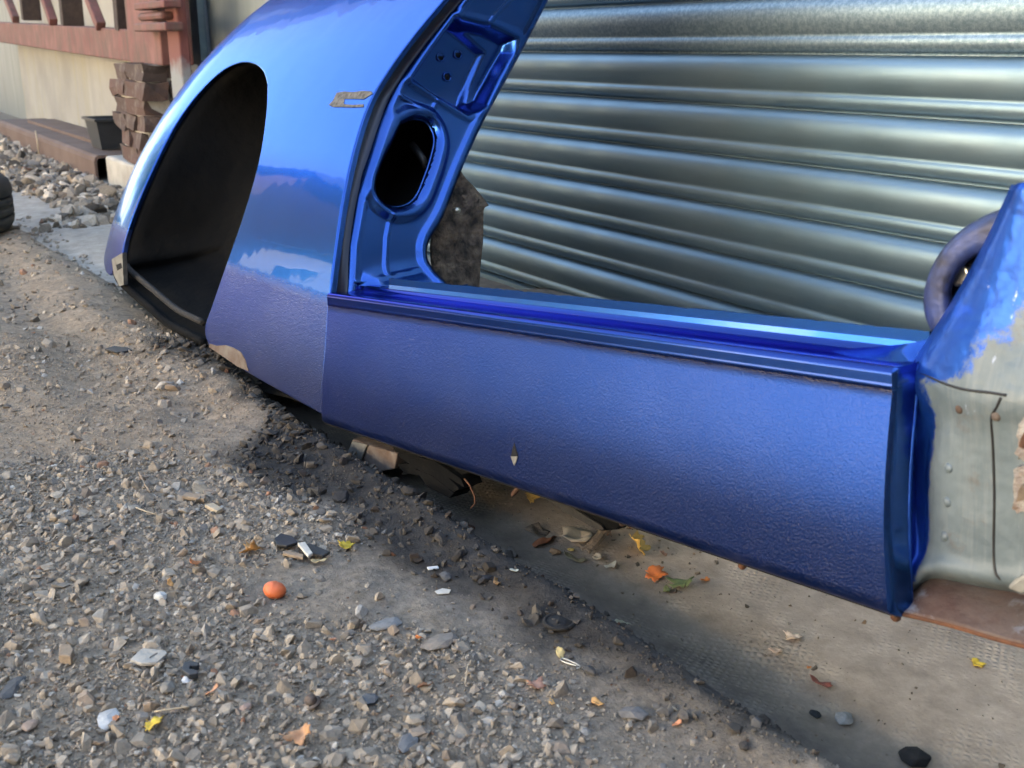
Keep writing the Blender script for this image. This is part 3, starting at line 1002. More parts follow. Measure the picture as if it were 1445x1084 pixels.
# ---- sill
ve = on_side(1252, 850); vt = on_side(1262, 521)
v_bot = np.mean([on_side(x, y)[2] for x, y in ((600, 646), (850, 727), (1100, 805))])
v_top = np.mean([on_side(x, y)[2] for x, y in ((600, 432), (850, 462), (1100, 495), (1255, 519))])
v_rid = .5 * (as_ + bs * .7 + as_ + bs * 1.3)
u0 = seam[-1][0] + .003
def u_end(v): return ve[0] + (vt[0] - ve[0]) * (v - v_bot) / (v_top - v_bot)
def u_start(v):
    return float(np.interp(v, [q[1] for q in crom(seam, 6)], [q[0] for q in crom(seam, 6)])) + .0025
prof = []
prof.append((v_bot - .010, side_y(1, v_bot) + .014)); prof.append((v_bot - .004, side_y(1, v_bot) + .004))
for k in range(19):
    v = v_bot + (v_rid - .0015 - v_bot) * k / 18
    prof.append((v, side_y(1, v)))
prof.append((v_rid - .0004, side_y(1, v_rid) - .0010)); prof.append((v_rid + .0012, side_y(1, v_rid) - .0012))
for k in range(1, 8):
    v = v_rid + .0012 + (v_top - .006 - v_rid) * k / 7
    prof.append((v, side_y(1, v_rid) - .0010 + .10 * (v - v_rid)))
yt = side_y(1, v_rid) + .10 * (v_top - v_rid)
prof += [(v_top - .0035, yt - .0006), (v_top - .0018, yt + .0002), (v_top - .0004, yt + .0016), (v_top, yt + .0040), (v_top - .0004, yt + .014), (v_top - .0012, yt + .024)]
prof += [(v_top - .0024, yt + .0255), (v_top - .0026, yt + .040), (v_top - .0018, yt + .050), (v_top + .001, yt + .056), (v_top + .005, yt + .058)]
V, F = [], []
US = 60
for (v, y) in prof:
    a = u_start(min(max(v, seam[0][1]), seam[-1][1])); b = u_end(min(max(v, v_bot), v_top))
    if y > yt + .001: a = u_start(seam[-1][1])
    for k in range(US + 1):
        V.append((a + (b - a) * k / US, y, v))
for j in range(len(prof) - 1):
    for k in range(US):
        F.append((j * (US + 1) + k, j * (US + 1) + k + 1, (j + 1) * (US + 1) + k + 1, (j + 1) * (US + 1) + k))
sill = mk('sill_panel', V, F, 'paint_sill', car)
sill['label'] = 'textured blue sill panel below the door opening'
# front end of the sill turned in
V, F = [], []
n = len(prof)
for (v, y) in prof:
    b = u_end(min(max(v, v_bot), v_top))
    V += [(b, y, v), (b + .0035, y + .003, v), (b + .004, y + .010, v), (b + .004, y + .03, v)]
for j in range(n - 1):
    for k in range(3):
        F.append((j * 4 + k, j * 4 + k + 1, (j + 1) * 4 + k + 1, (j + 1) * 4 + k))
mk('sill_end', V, F, 'paint_plain', car)
# upstanding weld flange behind the step
V, F = [], []
ys = yt + .059
N_ = 140
for k in range(N_ + 1):
    u = u0 + .09 + (u_end(v_top) - .005 - u0 - .09) * k / N_
    j = .0011 * (1 if random.random() < .22 else 0) * random.uniform(-1.2, .6)
    for (v, y) in ((v_top + .004, ys), (v_top + .0105, ys + .0015), (v_top + .0205 + j, ys + .002), (v_top + .0205 + j, ys + .0045), (v_top - .02, ys + .006)):
        V.append((u, y, v))
for k in range(N_):
    for j in range(4):
        F.append((k * 5 + j, (k + 1) * 5 + j, (k + 1) * 5 + j + 1, k * 5 + j + 1))
mk('weld_flange', V, F, 'paint_plain', car, False)
# underside of the sill
V, F = [], []
for k in range(41):
    u = u_start(v_bot) - .02 + (u_end(v_bot) - u_start(v_bot) + .02) * k / 40
    for (v, y) in ((v_bot - .004, .012), (v_bot - .011, .014), (v_bot - .011, .018), (v_bot - .004, .03), (v_bot + .012, .09), (v_bot + .02, .14)):
        V.append((u, y, v))
for k in range(40):
    for j in range(5):
        F.append((k * 6 + j, k * 6 + j + 1, (k + 1) * 6 + j + 1, (k + 1) * 6 + j))
mk('sill_underside', V, F, 'dirt_black', car)
# cut floor pan reaching inward, underside black with underseal
V, F = [], []
for k in range(31):
    u = -.06 + 1.10 * k / 30
    for j in range(7):
        V.append((u, .03 + (.24 + .02 * math.sin(k * 1.7)) * j / 6, v_bot + .004 + .012 * (j / 6) + .003 * math.sin(k * .9 + j)))
for k in range(30):
    for j in range(6): F.append((k * 7 + j, k * 7 + j + 1, (k + 1) * 7 + j + 1, (k + 1) * 7 + j))
solidify(mk('floor_pan', V, F, 'black_liner', car), .004, 0)
V = []
# inner wall of the sill
box('inner_sill', (u0, yt + .066, v_bot), (u_end(v_top) - .01, yt + .078, v_top + .004), 'paint_plain', car)
# drain hole in the sill face
dh = decal('drain_hole', [(721, 643), (725.5, 625), (731, 644), (728, 648), (723, 647)], 'dark_void', -.0008, .001)
decal('drain_lip', [(721, 644), (731, 644), (729, 651), (726, 657), (723, 650)], 'bare_steel', -.0012, .001)
# hanging studs
for (x, y, x2, y2, r) in ((1047, 788, 1047, 803, .0042), (1265, 858, 1263, 876, .0045), (880, 726, 877, 742, .004), (733, 686, 722, 699, .0032)):
    a_, b_ = on_w(x, y, .018), on_w(x2, y2, .018)
    a_ = a_ + (a_ - b_) * .6
    tube('stud', [a_, (a_ + b_) / 2, b_ + (a_ - b_) * .12, b_], [r, r, r, r * .55], 'rust', car, 10)
# jacking bracket and dirty scraps under the sill
prism('jack_bracket', [(487, 642), (497, 620), (519, 628), (560, 640), (556, 662), (530, 667), (509, 655)], .022, .05, 'rusty_grey', bev=.002)
prism('bracket_face', [(489, 641), (497, 623), (517, 628), (508, 652)], .0185, .002, 'bare_steel')
for px in ([(553, 628), (590, 636), (592, 648), (560, 644)], [(556, 640), (585, 640), (620, 662), (648, 690), (640, 694), (612, 676), (585, 660)],
           [(575, 645), (612, 650), (650, 676), (655, 688), (622, 668)], [(600, 640), (640, 650), (660, 668), (645, 672)],
           [(585, 662), (610, 672), (640, 696), (634, 703), (604, 688)], [(560, 655), (590, 655), (600, 672), (570, 668)]):
    prism('underseal_scrap', px, .02 + random.uniform(0, .012), .03, 'black_liner')
prism('chassis_rail', [(738, 690), (765, 692), (880, 735), (870, 748), (846, 750), (800, 716), (760, 700)], .055, .05, 'black_liner', bev=.003)
prism('rail_web', [(765, 700), (790, 706), (848, 742), (852, 748), (840, 747), (795, 722)], .05, .003, 'dirt_black')
wire = [on_w(x, y, .02) for x, y in ((655, 676), (662, 684), (669, 700), (670, 710), (664, 717))]
tube('loose_wire', wire, .0012, 'rust', car, 6)

# ---- door post (jamb)
dv = np.array([q[1] for q in door]); du = np.array([q[0] for q in door])
def post_u(v): return float(np.interp(v, dv, du)) - .004
def on_post(x, y): return hit(x, y, lambda p: p[0] - post_u(p[2]))
Z3 = lambda X, Y: (420 + X / 2.4625, Y / 2.4625)
def post2(px): return [on_post(*q)[[1, 2]] for q in px]
outer = [np.array((side_y(q[0], q[1]) + .006, q[1])) for q in door]
inner_px = [(800, -62), (771, 0), (729, 81), (680, 171), (647, 244), (623, 305), (603, 340), (600, 362), (606, 385), (619, 408), (640, 418)]
inner = [on_post(*q)[[1, 2]] for q in crom(inner_px, 4)]
ib = on_post(620, 425)[[1, 2]]
base_px = on_post(470, 418)[[1, 2]]
pol = outer + inner + [np.array((inner[-1][0], outer[0][1] - .012)), np.array((outer[0][0], outer[0][1] - .012))]
pl2 = [pol[0]]
for p in pol[1:]:
    if np.hypot(*(p - pl2[-1])) > .001: pl2.append(p)
pol = pl2
hole = post2([Z3(*q) for q in crom([(350, 432), (400, 412), (450, 430), (472, 482), (462, 545), (437, 620), (408, 685), (370, 715), (320, 720), (277, 690), (262, 640), (283, 575), (318, 500), (350, 432)], 6)[:-1]])
pocket = post2([Z3(*q) for q in ((535, 60), (655, 88), (752, 133), (735, 190), (645, 372), (580, 405), (385, 275))])
pfloor = post2([Z3(*q) for q in ((538, 72), (662, 182), (585, 385), (395, 280))])
rib1 = post2([Z3(*q) for q in ((350, 338), (455, 398), (475, 352))])
rib2 = post2([Z3(*q) for q in ((316, 745), (300, 830), (293, 950))])
rib3 = post2([Z3(*q) for q in ((650, 85), (690, 40), (740, -10))])
rib4 = post2([Z3(*q) for q in ((195, 980), (300, 960), (450, 925))])
gapi = post2([(487, 416), (491, 345), (505, 264), (530, 183), (562, 114), (603, 57), (647, 4), (690, -50)])
V2, T2, n0p = cdt(pol, .0026, [hole])
X, Y = V2[:, 0], V2[:, 1]
h = np.zeros(len(X))
# groove along the outer edge, then a rolled bead
gdist = dpoly(X, Y, gapi, False)
outside = np.array([x < np.interp(y, [q[1] for q in gapi], [q[0] for q in gapi]) for x, y in zip(X, Y)])
sgn = np.where(outside, -1, 1) * gdist
h += -.016 * sst(.004, -.006, sgn) + .007 * np.exp(-((sgn - .010) / .007) ** 2)
h += .006 * sst(.0, .03, sgn)
# pocket
pd = np.where(inpoly_np(X, Y, pocket), -1, 1) * dpoly(X, Y, pocket)
h += .004 * np.exp(-((pd - .004) / .006) ** 2)
h -= .022 * sst(.001, -.016, pd)
pf = np.where(inpoly_np(X, Y, pfloor), -1, 1) * dpoly(X, Y, pfloor)
h -= .012 * sst(.007, -.008, pf)
hd = dpoly(X, Y, hole)
h += .007 * np.exp(-((hd - .012) / .007) ** 2) - .005 * sst(.006, 0, hd)
h += .004 * sst(.030, .018, hd)
for rb_ in (rib1, rib2, rib3): h += .0045 * np.exp(-(dpoly(X, Y, rb_, False) / .0032) ** 2)
h += .003 * np.exp(-(dpoly(X, Y, rib4, False) / .002) ** 2)
ind = dpoly(X, Y, inner, False)
h += .007 * np.exp(-((ind - .012) / .007) ** 2) - .004 * sst(.006, 0, ind)
# foot of the post flares forward into the sill
h += .035 * sst(outer[0][1] + .05, outer[0][1] - .01, Y) ** 2 * sst(.012, .05, sgn)
V = [(post_u(y) + hh_, x, y) for x, y, hh_ in zip(X, Y, h)]
post = mk('door_post', V, [tuple(t_) for t_ in T2], 'paint_plain', car)
post['label'] = 'blue door post with latch opening and striker recess'
solidify(post, .003, 0)
rim = [np.array((post_u(q[1]) + .0005, q[0], q[1])) for q in hole]
tube('opening_rim', rim + [rim[0], rim[1]], .0028, 'paint_plain', car, 8)
# striker bolt holes
for (cx, cy) in ((523, 192), (583, 183), (545, 262)):
    c0 = on_post(*Z3(cx, cy))
    kk = int(np.argmin(np.hypot(X - c0[1], Y - c0[2])))
    c0 = np.array((V[kk][0] - .003, c0[1], c0[2]))
    ring = [c0 + np.array((0, .0075 * math.cos(a_), .0075 * math.sin(a_))) for a_ in np.linspace(0, 2 * math.pi, 17)[:-1]]
    ring.append(ring[0])
    c1 = tube('bolt_boss', [r_ + np.array((.006, 0, 0)) for r_ in ring], .0018, 'paint_plain', car, 8)
    tube('bolt_hole', [c0 + np.array((-.004, 0, 0)), c0 + np.array((.0052, 0, 0))], .0066, 'dark_void', c1, 16)
# dark cavity behind the post
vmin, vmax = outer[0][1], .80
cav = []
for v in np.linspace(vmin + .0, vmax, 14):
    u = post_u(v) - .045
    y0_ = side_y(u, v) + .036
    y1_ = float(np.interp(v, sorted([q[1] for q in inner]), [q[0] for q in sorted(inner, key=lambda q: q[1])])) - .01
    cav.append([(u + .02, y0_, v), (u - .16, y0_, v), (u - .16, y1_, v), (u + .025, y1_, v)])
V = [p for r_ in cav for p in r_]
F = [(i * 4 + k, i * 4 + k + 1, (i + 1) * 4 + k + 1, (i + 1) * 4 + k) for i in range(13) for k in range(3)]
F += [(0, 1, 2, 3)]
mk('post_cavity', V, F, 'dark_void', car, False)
lat = on_post(*Z3(430, 540))
tube('latch_stub', [lat + np.array((-.06, .02, .02)), lat + np.array((-.03, .02, -.005)), lat + np.array((-.03, .03, -.03))], .007, 'black_plastic', car, 8)

# strip in the shut line, its shade put into a near-black navy colour
simple('shade_navy', (.006, .010, .040), .28, 0, .3, 20, .05, .001)
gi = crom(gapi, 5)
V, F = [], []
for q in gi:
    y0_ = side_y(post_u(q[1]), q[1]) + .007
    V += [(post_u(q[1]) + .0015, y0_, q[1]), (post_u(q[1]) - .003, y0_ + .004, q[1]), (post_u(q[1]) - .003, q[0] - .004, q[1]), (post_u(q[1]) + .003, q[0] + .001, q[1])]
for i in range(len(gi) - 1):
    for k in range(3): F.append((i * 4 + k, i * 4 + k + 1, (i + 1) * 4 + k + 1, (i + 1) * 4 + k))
mk('shut_line_shade', V, F, 'shade_navy', car)

# torn sound deadening behind the post
dd_px = [[(646, 238), (656, 252), (668, 266), (688, 290)], [(628, 275), (645, 285), (662, 292), (680, 297)], [(612, 320), (640, 325), (660, 330), (680, 335)],
         [(606, 350), (635, 360), (655, 368), (676, 372)], [(610, 385), (640, 395), (658, 402), (674, 408)], [(620, 425), (640, 432), (660, 436), (672, 440)]]
ctrl = []
for i, r_ in enumerate(dd_px):
    ctrl.append([hit(x, y, lambda p: p[0] - (u0 - .06 + .004 * math.sin(3 * i + j * 2.2))) for j, (x, y) in enumerate(r_)])
dd_ = patch('sound_deadening', ctrl, 'deadening', car, 8, 8)
dd_['label'] = 'brown fibrous sound deadening torn open behind the door post'
solidify(dd_, .004, -1)
c0 = hit(641, 297, lambda p: p[0] - (u0 - .045))
tube('brass_screw', [c0, c0 + np.array((.012, 0, 0))], .005, 'bolt_zinc', car, 10)

# ---- hinge pillar at the right
def C(x, y, yy, b): return np.append(on_w(x, y, yy), b)
rows = [
 [C(1432, 262, .085, 1), C(1437, 262, .075, 1), C(1446, 258, .07, 1), C(1465, 256, .07, .9), C(1500, 254, .07, .8), C(1560, 252, .07, .7)],
 [C(1393, 345, .085, 1), C(1402, 347, .072, 1), C(1418, 350, .066, 1), C(1442, 355, .064, .8), C(1490, 358, .064, .6), C(1560, 360, .066, .5)],
 [C(1345, 430, .085, 1), C(1354, 434, .070, 1), C(1374, 440, .060, .9), C(1408, 448, .055, .6), C(1470, 456, .055, .35), C(1560, 460, .058, .3)],
 [C(1297, 505, .075, 1), C(1306, 508, .064, 1), C(1328, 514, .052, .8), C(1372, 524, .044, .5), C(1440, 536, .040, .3), C(1560, 545, .042, .3)],
 [C(1270, 527, .060, 1), C(1283, 540, .062, .8), C(1312, 548, .052, .45), C(1362, 560, .040, .25), C(1435, 574, .034, .2), C(1560, 590, .036, .2)],
 [C(1268, 575, .048, 1), C(1288, 590, .062, 1), C(1312, 596, .064, .8), C(1350, 598, .048, .1), C(1425, 604, .040, .1), C(1560, 612, .038, .1)],
 [C(1268, 640, .042, 1), C(1288, 648, .066, 1), C(1310, 650, .066, .95), C(1330, 648, .050, .25), C(1415, 655, .044, .05), C(1560, 660, .040, .05)],
 [C(1266, 710, .038, 1), C(1287, 715, .062, 1), C(1308, 716, .064, .95), C(1328, 715, .050, .25), C(1412, 722, .044, .05), C(1560, 730, .040, .05)],
 [C(1262, 775, .034, 1), C(1284, 780, .048, 1), C(1304, 778, .056, .85), C(1326, 775, .050, .1), C(1408, 788, .044, .05), C(1560, 800, .040, .05)],
 [C(1256, 825, .026, .9), C(1272, 822, .036, .8), C(1292, 812, .042, .5), C(1320, 800, .044, .1), C(1400, 815, .042, .05), C(1560, 836, .040, .05)],
 [C(1252, 852, .022, .8), C(1262, 845, .034, .5), C(1285, 830, .046, .2), C(1318, 812, .055, .1), C(1398, 826, .056, .1), C(1560, 850, .056, .1)]]
for r_, py in zip(rows[4:], (527, 575, 640, 710, 775, 825, 852)):     # outer edge joins the turned-in end of the sill
    v_ = min(max(on_w(1264, py, .02)[2], v_bot), v_top)
    r_[0][:3] = (u_end(v_) + .003, min(side_y(1, v_), yt) + .0285, v_)
pil = patch('hinge_pillar', rows, 'pillar_paint', car, 8, 8)
pil['label'] = 'hinge pillar with blue paint worn to bare grey'
solidify(pil, .003, -1)
# rear face of the pillar that rolls inward
rowsb = [[r_[0][:3], r_[0][:3] + np.array((-.004, .012, 0)), r_[0][:3] + np.array((.004, .05, 0)), r_[0][:3] + np.array((.02, .10, 0))] for r_ in rows[:5]]
patch('pillar_return', rowsb, 'paint_plain', car, 3, 6)
# fillet from the sill step to the pillar
fl = [[on_w(1150, 497, yt + .021), on_w(1200, 503, yt + .021), on_w(1240, 510, yt + .021), on_w(1266, 522, yt + .022), on_w(1275, 528, .058)],
      [on_w(1150, 486, yt + .04), on_w(1200, 492, yt + .04), on_w(1240, 496, yt + .042), on_w(1275, 503, .072), on_w(1292, 506, .074)],
      [on_w(1150, 481, yt + .055), on_w(1200, 485, yt + .056), on_w(1245, 487, yt + .058), on_w(1285, 484, .084), on_w(1312, 478, .086)]]
for r_ in fl:
    r_[0] = r_[0] + np.array((0, 0, -.006)); r_[1] = r_[1] + np.array((0, 0, -.0035)); r_[2] = r_[2] + np.array((0, 0, -.001))
o = patch('sill_fillet', fl, 'paint_plain', car, 6, 6)
# sealer seams on the pillar
def seam_line(px, y0s, r=.0016):
    pts = [on_w(x, y, yy) for (x, y), yy in zip(px, y0s)]
    return tube('sealer_seam', crom(pts, 5), r, 'black_plastic', car, 6)
from mathutils.bvhtree import BVHTree
bvh = BVHTree.FromPolygons([v_.co for v_ in pil.data.vertices], [tuple(p_.vertices) for p_ in pil.data.polygons])
def on_pil(x, y):
    r_ = Vector(lray(x, y)); hitp = bvh.ray_cast(Vector(CAML), r_.normalized())
    return np.array(hitp[0]) - np.array(r_.normalized()) * .0035 if hitp[0] is not None else on_w(x, y, .05)
def seam_on(px, r=.0013):
    tube('sealer_seam', [on_pil(*q) for q in crom(px, 5)], r, 'black_plastic', car, 6)
seam_on([(1292, 524), (1312, 532), (1335, 542), (1362, 550), (1395, 554), (1420, 558)])
seam_on([(1412, 561), (1406, 575), (1399, 590), (1401, 630), (1403, 700), (1402, 770), (1404, 806), (1412, 818)])
for (x, y) in ((1337, 660), (1335, 708), (1331, 756), (1352, 576), (1403, 586)):
    c0 = on_pil(x, y)
    tube('spot_weld', [c0 + np.array((.002, .003, 0)), c0 + np.array((.0005, -.0008, 0)), c0 + np.array((0, -.0022, 0))], [.005, .0045, .002], 'rusty_grey' if y < 600 else 'pillar_paint', car, 10)
# torn white filler at the right edge
for px in ([(1433, 640), (1435, 612), (1446, 590), (1470, 580), (1475, 650), (1442, 650)], [(1427, 715), (1429, 672), (1440, 658), (1472, 658), (1470, 722), (1434, 722)]):
    pj = [(x + random.uniform(-3.5, 3.5), y + random.uniform(-4, 4)) for x, y in crom([*px, px[0]], 4)[:-1]]
    o = prism('torn_filler', pj, .032, .010, 'filler', bev=.002)
prism('filler_tear', [(1437, 630), (1440, 618), (1446, 608), (1449, 600), (1448, 618), (1443, 634)], .0265, .004, 'rust')
prism('filler_tear', [(1434, 708), (1436, 694), (1441, 684), (1448, 690), (1444, 706)], .0265, .004, 'bark')
# rusty floor edge under the pillar
fr = [[on_w(1268, 842, .055), on_w(1315, 806, .075), on_w(1360, 815, .078), on_w(1410, 828, .078), on_w(1500, 850, .078)],
      [on_w(1266, 856, .034), on_w(1312, 838, .044), on_w(1360, 848, .046), on_w(1410, 866, .044), on_w(1500, 890, .044)],
      [on_w(1270, 866, .018), on_w(1315, 876, .02), on_w(1360, 888, .02), on_w(1410, 903, .02), on_w(1500, 926, .02)]]
o = patch('rusty_floor_edge', fr, 'floor_rust', car, 8, 8)
o['label'] = 'rusty flaking floor edge below the hinge pillar'
solidify(o, .003, -1)
seam_pts = [fr[2][i] for i in range(5)]
tube('rust_lip', crom(seam_pts, 4), .0022, 'rust', car, 6)
prism('bent_tab', [(1418, 830), (1430, 818), (1450, 806), (1470, 810), (1460, 836), (1440, 842), (1428, 836)], .022, .008, 'bare_steel', bev=.003)
# door check bracket: a thick loop with a bolt
lp = crom([on_w(x, y, yy) for x, y, yy in ((1425, 306, .10), (1395, 318, .095), (1362, 336, .092), (1336, 368, .09), (1323, 405, .09), (1324, 440, .09), (1330, 462, .09))], 5)
sec = []
for (xo, yo), (xi, yi) in (((1440, 292), (1440, 330)), ((1395, 310), (1408, 348)), ((1358, 332), (1376, 354)), ((1328, 366), (1352, 374)), ((1311, 408), (1337, 402)), ((1311, 440), (1336, 430)), ((1320, 466), (1340, 458))):
    xm, ym = (xo + xi) / 2, (yo + yi) / 2
    sec.append([on_w(xo, yo, .114), on_w(xo * .93 + xm * .07, yo * .93 + ym * .07, .096), on_w(xm, ym, .093), on_w(xi * .93 + xm * .07, yi * .93 + ym * .07, .096), on_w(xi, yi, .118)])
hb = patch('hinge_bracket', sec, 'worn_blue', car, 4, 5)
solidify(hb, .004, -1)
hb['label'] = 'blue curved hinge bracket behind the pillar'
prism('bracket_plate', [(1336, 372), (1372, 345), (1425, 325), (1420, 360), (1372, 448), (1345, 462), (1330, 440), (1328, 400)], .114, .012, 'black_plastic', hb, .003)
prism('hinge_bolt', [(1341, 396), (1347, 380), (1362, 376), (1366, 386), (1360, 402), (1346, 406)], .106, .008, 'bolt_zinc', hb, .002)

# out of the picture: the pillar carries on down to a timber chock that holds the front up
cx_ = P0 + CU * (u_end(v_bot) + .62)
chk = empty('timber_chock', (cx_[0], cx_[1] + .09, APZ))
topz = (P0 + CU * (u_end(v_bot) + .62) + CV * v_bot)[2] - APZ
box('beam', (-.08, -.14, 0), (.08, .16, topz - .004), 'wood_chip', chk, .004)
tag(chk, 'timber chock under the raised front end of the blue shell', 'chock')
box('floor_member', (u_end(v_bot) + .34, .03, v_bot), (u_end(v_bot) + .75, .13, v_bot + .06), 'rust', car)

# ------------------------------------------------------------------ gravel
def hull(seed, npts=15):
    r = random.Random(seed)
    bm = bmesh.new()
    for _ in range(npts):
        v = Vector((r.gauss(0, 1), r.gauss(0, 1), r.gauss(0, 1))).normalized()
        v *= r.uniform(.86, 1.05)
        bm.verts.new((v.x * r.uniform(.9, 1.1), v.y * .82, v.z * .62))
    res = bmesh.ops.convex_hull(bm, input=bm.verts[:])
    bmesh.ops.delete(bm, geom=[g_ for g_ in res['geom_interior'] if isinstance(g_, bmesh.types.BMVert)], context='VERTS')
    bmesh.ops.triangulate(bm, faces=bm.faces[:])
    bm.verts.index_update()
    V = np.array([v.co[:] for v in bm.verts]) * np.array((1, 1, .82)); F = np.array([[v.index for v in f.verts] for f in bm.faces])
    bm.free()
    return V, F
SH = [hull(i, 17) for i in range(14)]
SS = [hull(100 + i, 9) for i in range(8)]
def rotm(n):
    q = rng.normal(size=(n, 4)); q[:, 1:3] *= .45   # lie mostly flat
    q /= np.linalg.norm(q, axis=1)[:, None]
    w, x, y, z = q.T
    return np.stack([1 - 2 * (y * y + z * z), 2 * (x * y - z * w), 2 * (x * z + y * w), 2 * (x * y + z * w), 1 - 2 * (x * x + z * z), 2 * (y * z - x * w),
                     2 * (x * z - y * w), 2 * (y * z + x * w), 1 - 2 * (x * x + y * y)], -1).reshape(n, 3, 3)
def stone_cols(n):
    base = np.array((.33, .280, .222)) * rng.lognormal(0, .26, (n, 1))
    k = rng.random(n)
    base[k < .10] = np.array((.30, .225, .17)) * rng.uniform(.7, 1.2, ((k < .10).sum(), 1))
    m = (k > .10) & (k < .15); base[m] = np.array((.17, .165, .16)) * rng.uniform(.6, 1.2, (m.sum(), 1))
    m = (k > .17) & (k < .205); base[m] = np.array((.50, .48, .44)) * rng.uniform(.75, 1.2, (m.sum(), 1))
    m = (k > .205) & (k < .212); base[m] = np.array((.36, .15, .08)) * rng.uniform(.7, 1.1, (m.sum(), 1))
    return np.clip(base, .03, .72)
def scatter(name, pts, size, shapes, mat='stones', sink=.3, tint=None):
    n = len(pts)
    M = rotm(n); C_ = stone_cols(n)
    gc = ground_col(pts[:, 0], pts[:, 1])
    C_ = C_ * .6 + gc * .4
    if tint is not None: C_ = C_ * tint
    else:
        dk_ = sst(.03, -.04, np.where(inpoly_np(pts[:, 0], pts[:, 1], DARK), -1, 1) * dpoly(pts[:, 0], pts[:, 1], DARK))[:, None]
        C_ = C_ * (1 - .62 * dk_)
    Z = surf_z(pts[:, 0], pts[:, 1])
    which = rng.integers(0, len(shapes), n)
    Vs, Fs, Cs = [], [], []
    off = 0
    for s, (V, F) in enumerate(shapes):
        m = np.where(which == s)[0]
        if not len(m): continue
        P_ = np.einsum('nij,vj->nvi', M[m], V) * size[m][:, None, None]
        P_[:, :, 0] += pts[m, 0][:, None]; P_[:, :, 1] += pts[m, 1][:, None]
        P_[:, :, 2] += (Z[m] + size[m] * (.6 - sink * 1.0))[:, None]
        Vs.append(P_.reshape(-1, 3))
        k = len(V)
        Fs.append((F[None] + (np.arange(len(m)) * k)[:, None, None] + off).reshape(-1, 3))
        Cs.append(np.repeat(C_[m], k, 0))
        off += len(m) * k
    o = fast(name, np.concatenate(Vs), np.concatenate(Fs), mat, np.concatenate(Cs))
    o['kind'] = 'stuff'
    return o
def candidates(n, x0, x1, y0, y1):
    return np.stack([rng.uniform(x0, x1, n), rng.uniform(y0, y1, n)], -1)
def dens(p):
    X, Y = p[:, 0], p[:, 1]
    inG = sst(.05, -.05, np.where(inpoly_np(X, Y, GRAV), -1, 1) * dpoly(X, Y, GRAV) + .06 * (fbm(X, Y, 9, 201) - .5))
    patchy = .12 + 1.25 * fbm(X, Y, 6, 211)
    d = inG * np.clip(patchy, 0, 1)
    inB = sst(.02, -.03, np.where(inpoly_np(X, Y, BARE), -1, 1) * dpoly(X, Y, BARE))
    d *= 1 - .93 * inB
    d *= 1 - .6 * sst(.03, -.03, np.where(inpoly_np(X, Y, DARK), -1, 1) * dpoly(X, Y, DARK))
    other = (Y < edgeY(X) - .07) * (.05 + .10 * sst(.5, .65, fbm(X, Y, 6, 221)))
    return np.maximum(d, other)
P1 = candidates(34000, -2.3, -.45, -.02, .72)
P1 = P1[rng.random(len(P1)) < dens(P1)]
s1 = np.clip(rng.lognormal(math.log(.0038), .5, len(P1)), .0016, .0135)
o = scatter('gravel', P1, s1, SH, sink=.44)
o['label'] = 'loose grey angular gravel over the yard'
P2 = candidates(120000, -2.5, -.45, -.02, .74)
P2 = P2[rng.random(len(P2)) < np.maximum(dens(P2), np.where(inpoly_np(P2[:, 0], P2[:, 1], BARE), .04, .22) * (P2[:, 1] < edgeY(P2[:, 0])))]
s2 = rng.uniform(.0008, .0026, len(P2))
o = scatter('grit', P2, s2, SS, sink=.2)
o['label'] = 'fine grit between the gravel stones'
# dark clods along the soil bank and under the shell
PD = candidates(9000, -2.3, -.45, .40, .75)
md = inpoly_np(PD[:, 0], PD[:, 1], DARK) & (PD[:, 1] < edgeY(PD[:, 0]) + .02)
hp = np.exp(-(((PD[:, 0] + 1.8) / .35) ** 2 + ((PD[:, 1] - .56) / .1) ** 2))
PD = PD[md & (rng.random(len(PD)) < .16 + .7 * hp)]
sD = np.clip(rng.lognormal(math.log(.0045), .5, len(PD)), .0015, .014)
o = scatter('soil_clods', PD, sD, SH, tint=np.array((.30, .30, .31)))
o['label'] = 'dark crumbs of soil along the bank under the sill'
# sparse stones on the trodden dirt further off, debris on the apron
PT = candidates(5200, -4.4, -1.9, .0, .66)
PT = PT[rng.random(len(PT)) < .22 + .6 * sst(.48, .62, fbm(PT[:, 0], PT[:, 1], 5, 231))]
sT = np.clip(rng.lognormal(math.log(.0048), .5, len(PT)), .002, .02)
o = scatter('scattered_stones', PT, sT, SH, sink=.45)
o['label'] = 'scattered small stones on the trodden earth'
PA = candidates(6000, -1.7, -.3, .70, 1.2)
PA = PA[rng.random(len(PA)) < .12 + .6 * np.exp(-((PA[:, 0] + 1.05) / .22) ** 2 - ((PA[:, 1] - .84) / .06) ** 2)]
sA = np.clip(rng.lognormal(math.log(.0014), .55, len(PA)), .0005, .007)
o = scatter('apron_grit', PA, sA, SS, tint=np.array((.6, .55, .5)))
o['label'] = 'crumbs of dirt on the concrete apron'
# rubble strip by the beam
PR = candidates(4500, -8.6, -4.0, .62, 1.12)
PR = PR[(rng.random(len(PR)) < sst(.62, .82, PR[:, 1] + .10 * np.sin(PR[:, 0] * 3) + .1 * sst(-4.6, -6, PR[:, 0])))]
sR = np.clip(rng.lognormal(math.log(.012), .6, len(PR)), .004, .05)
o = scatter('rubble', PR, sR, SH, sink=.35, tint=np.exp(rng.normal(-.1, .45, (len(PR), 1))))
o['label'] = 'broken rubble heaped along the rusty beam'

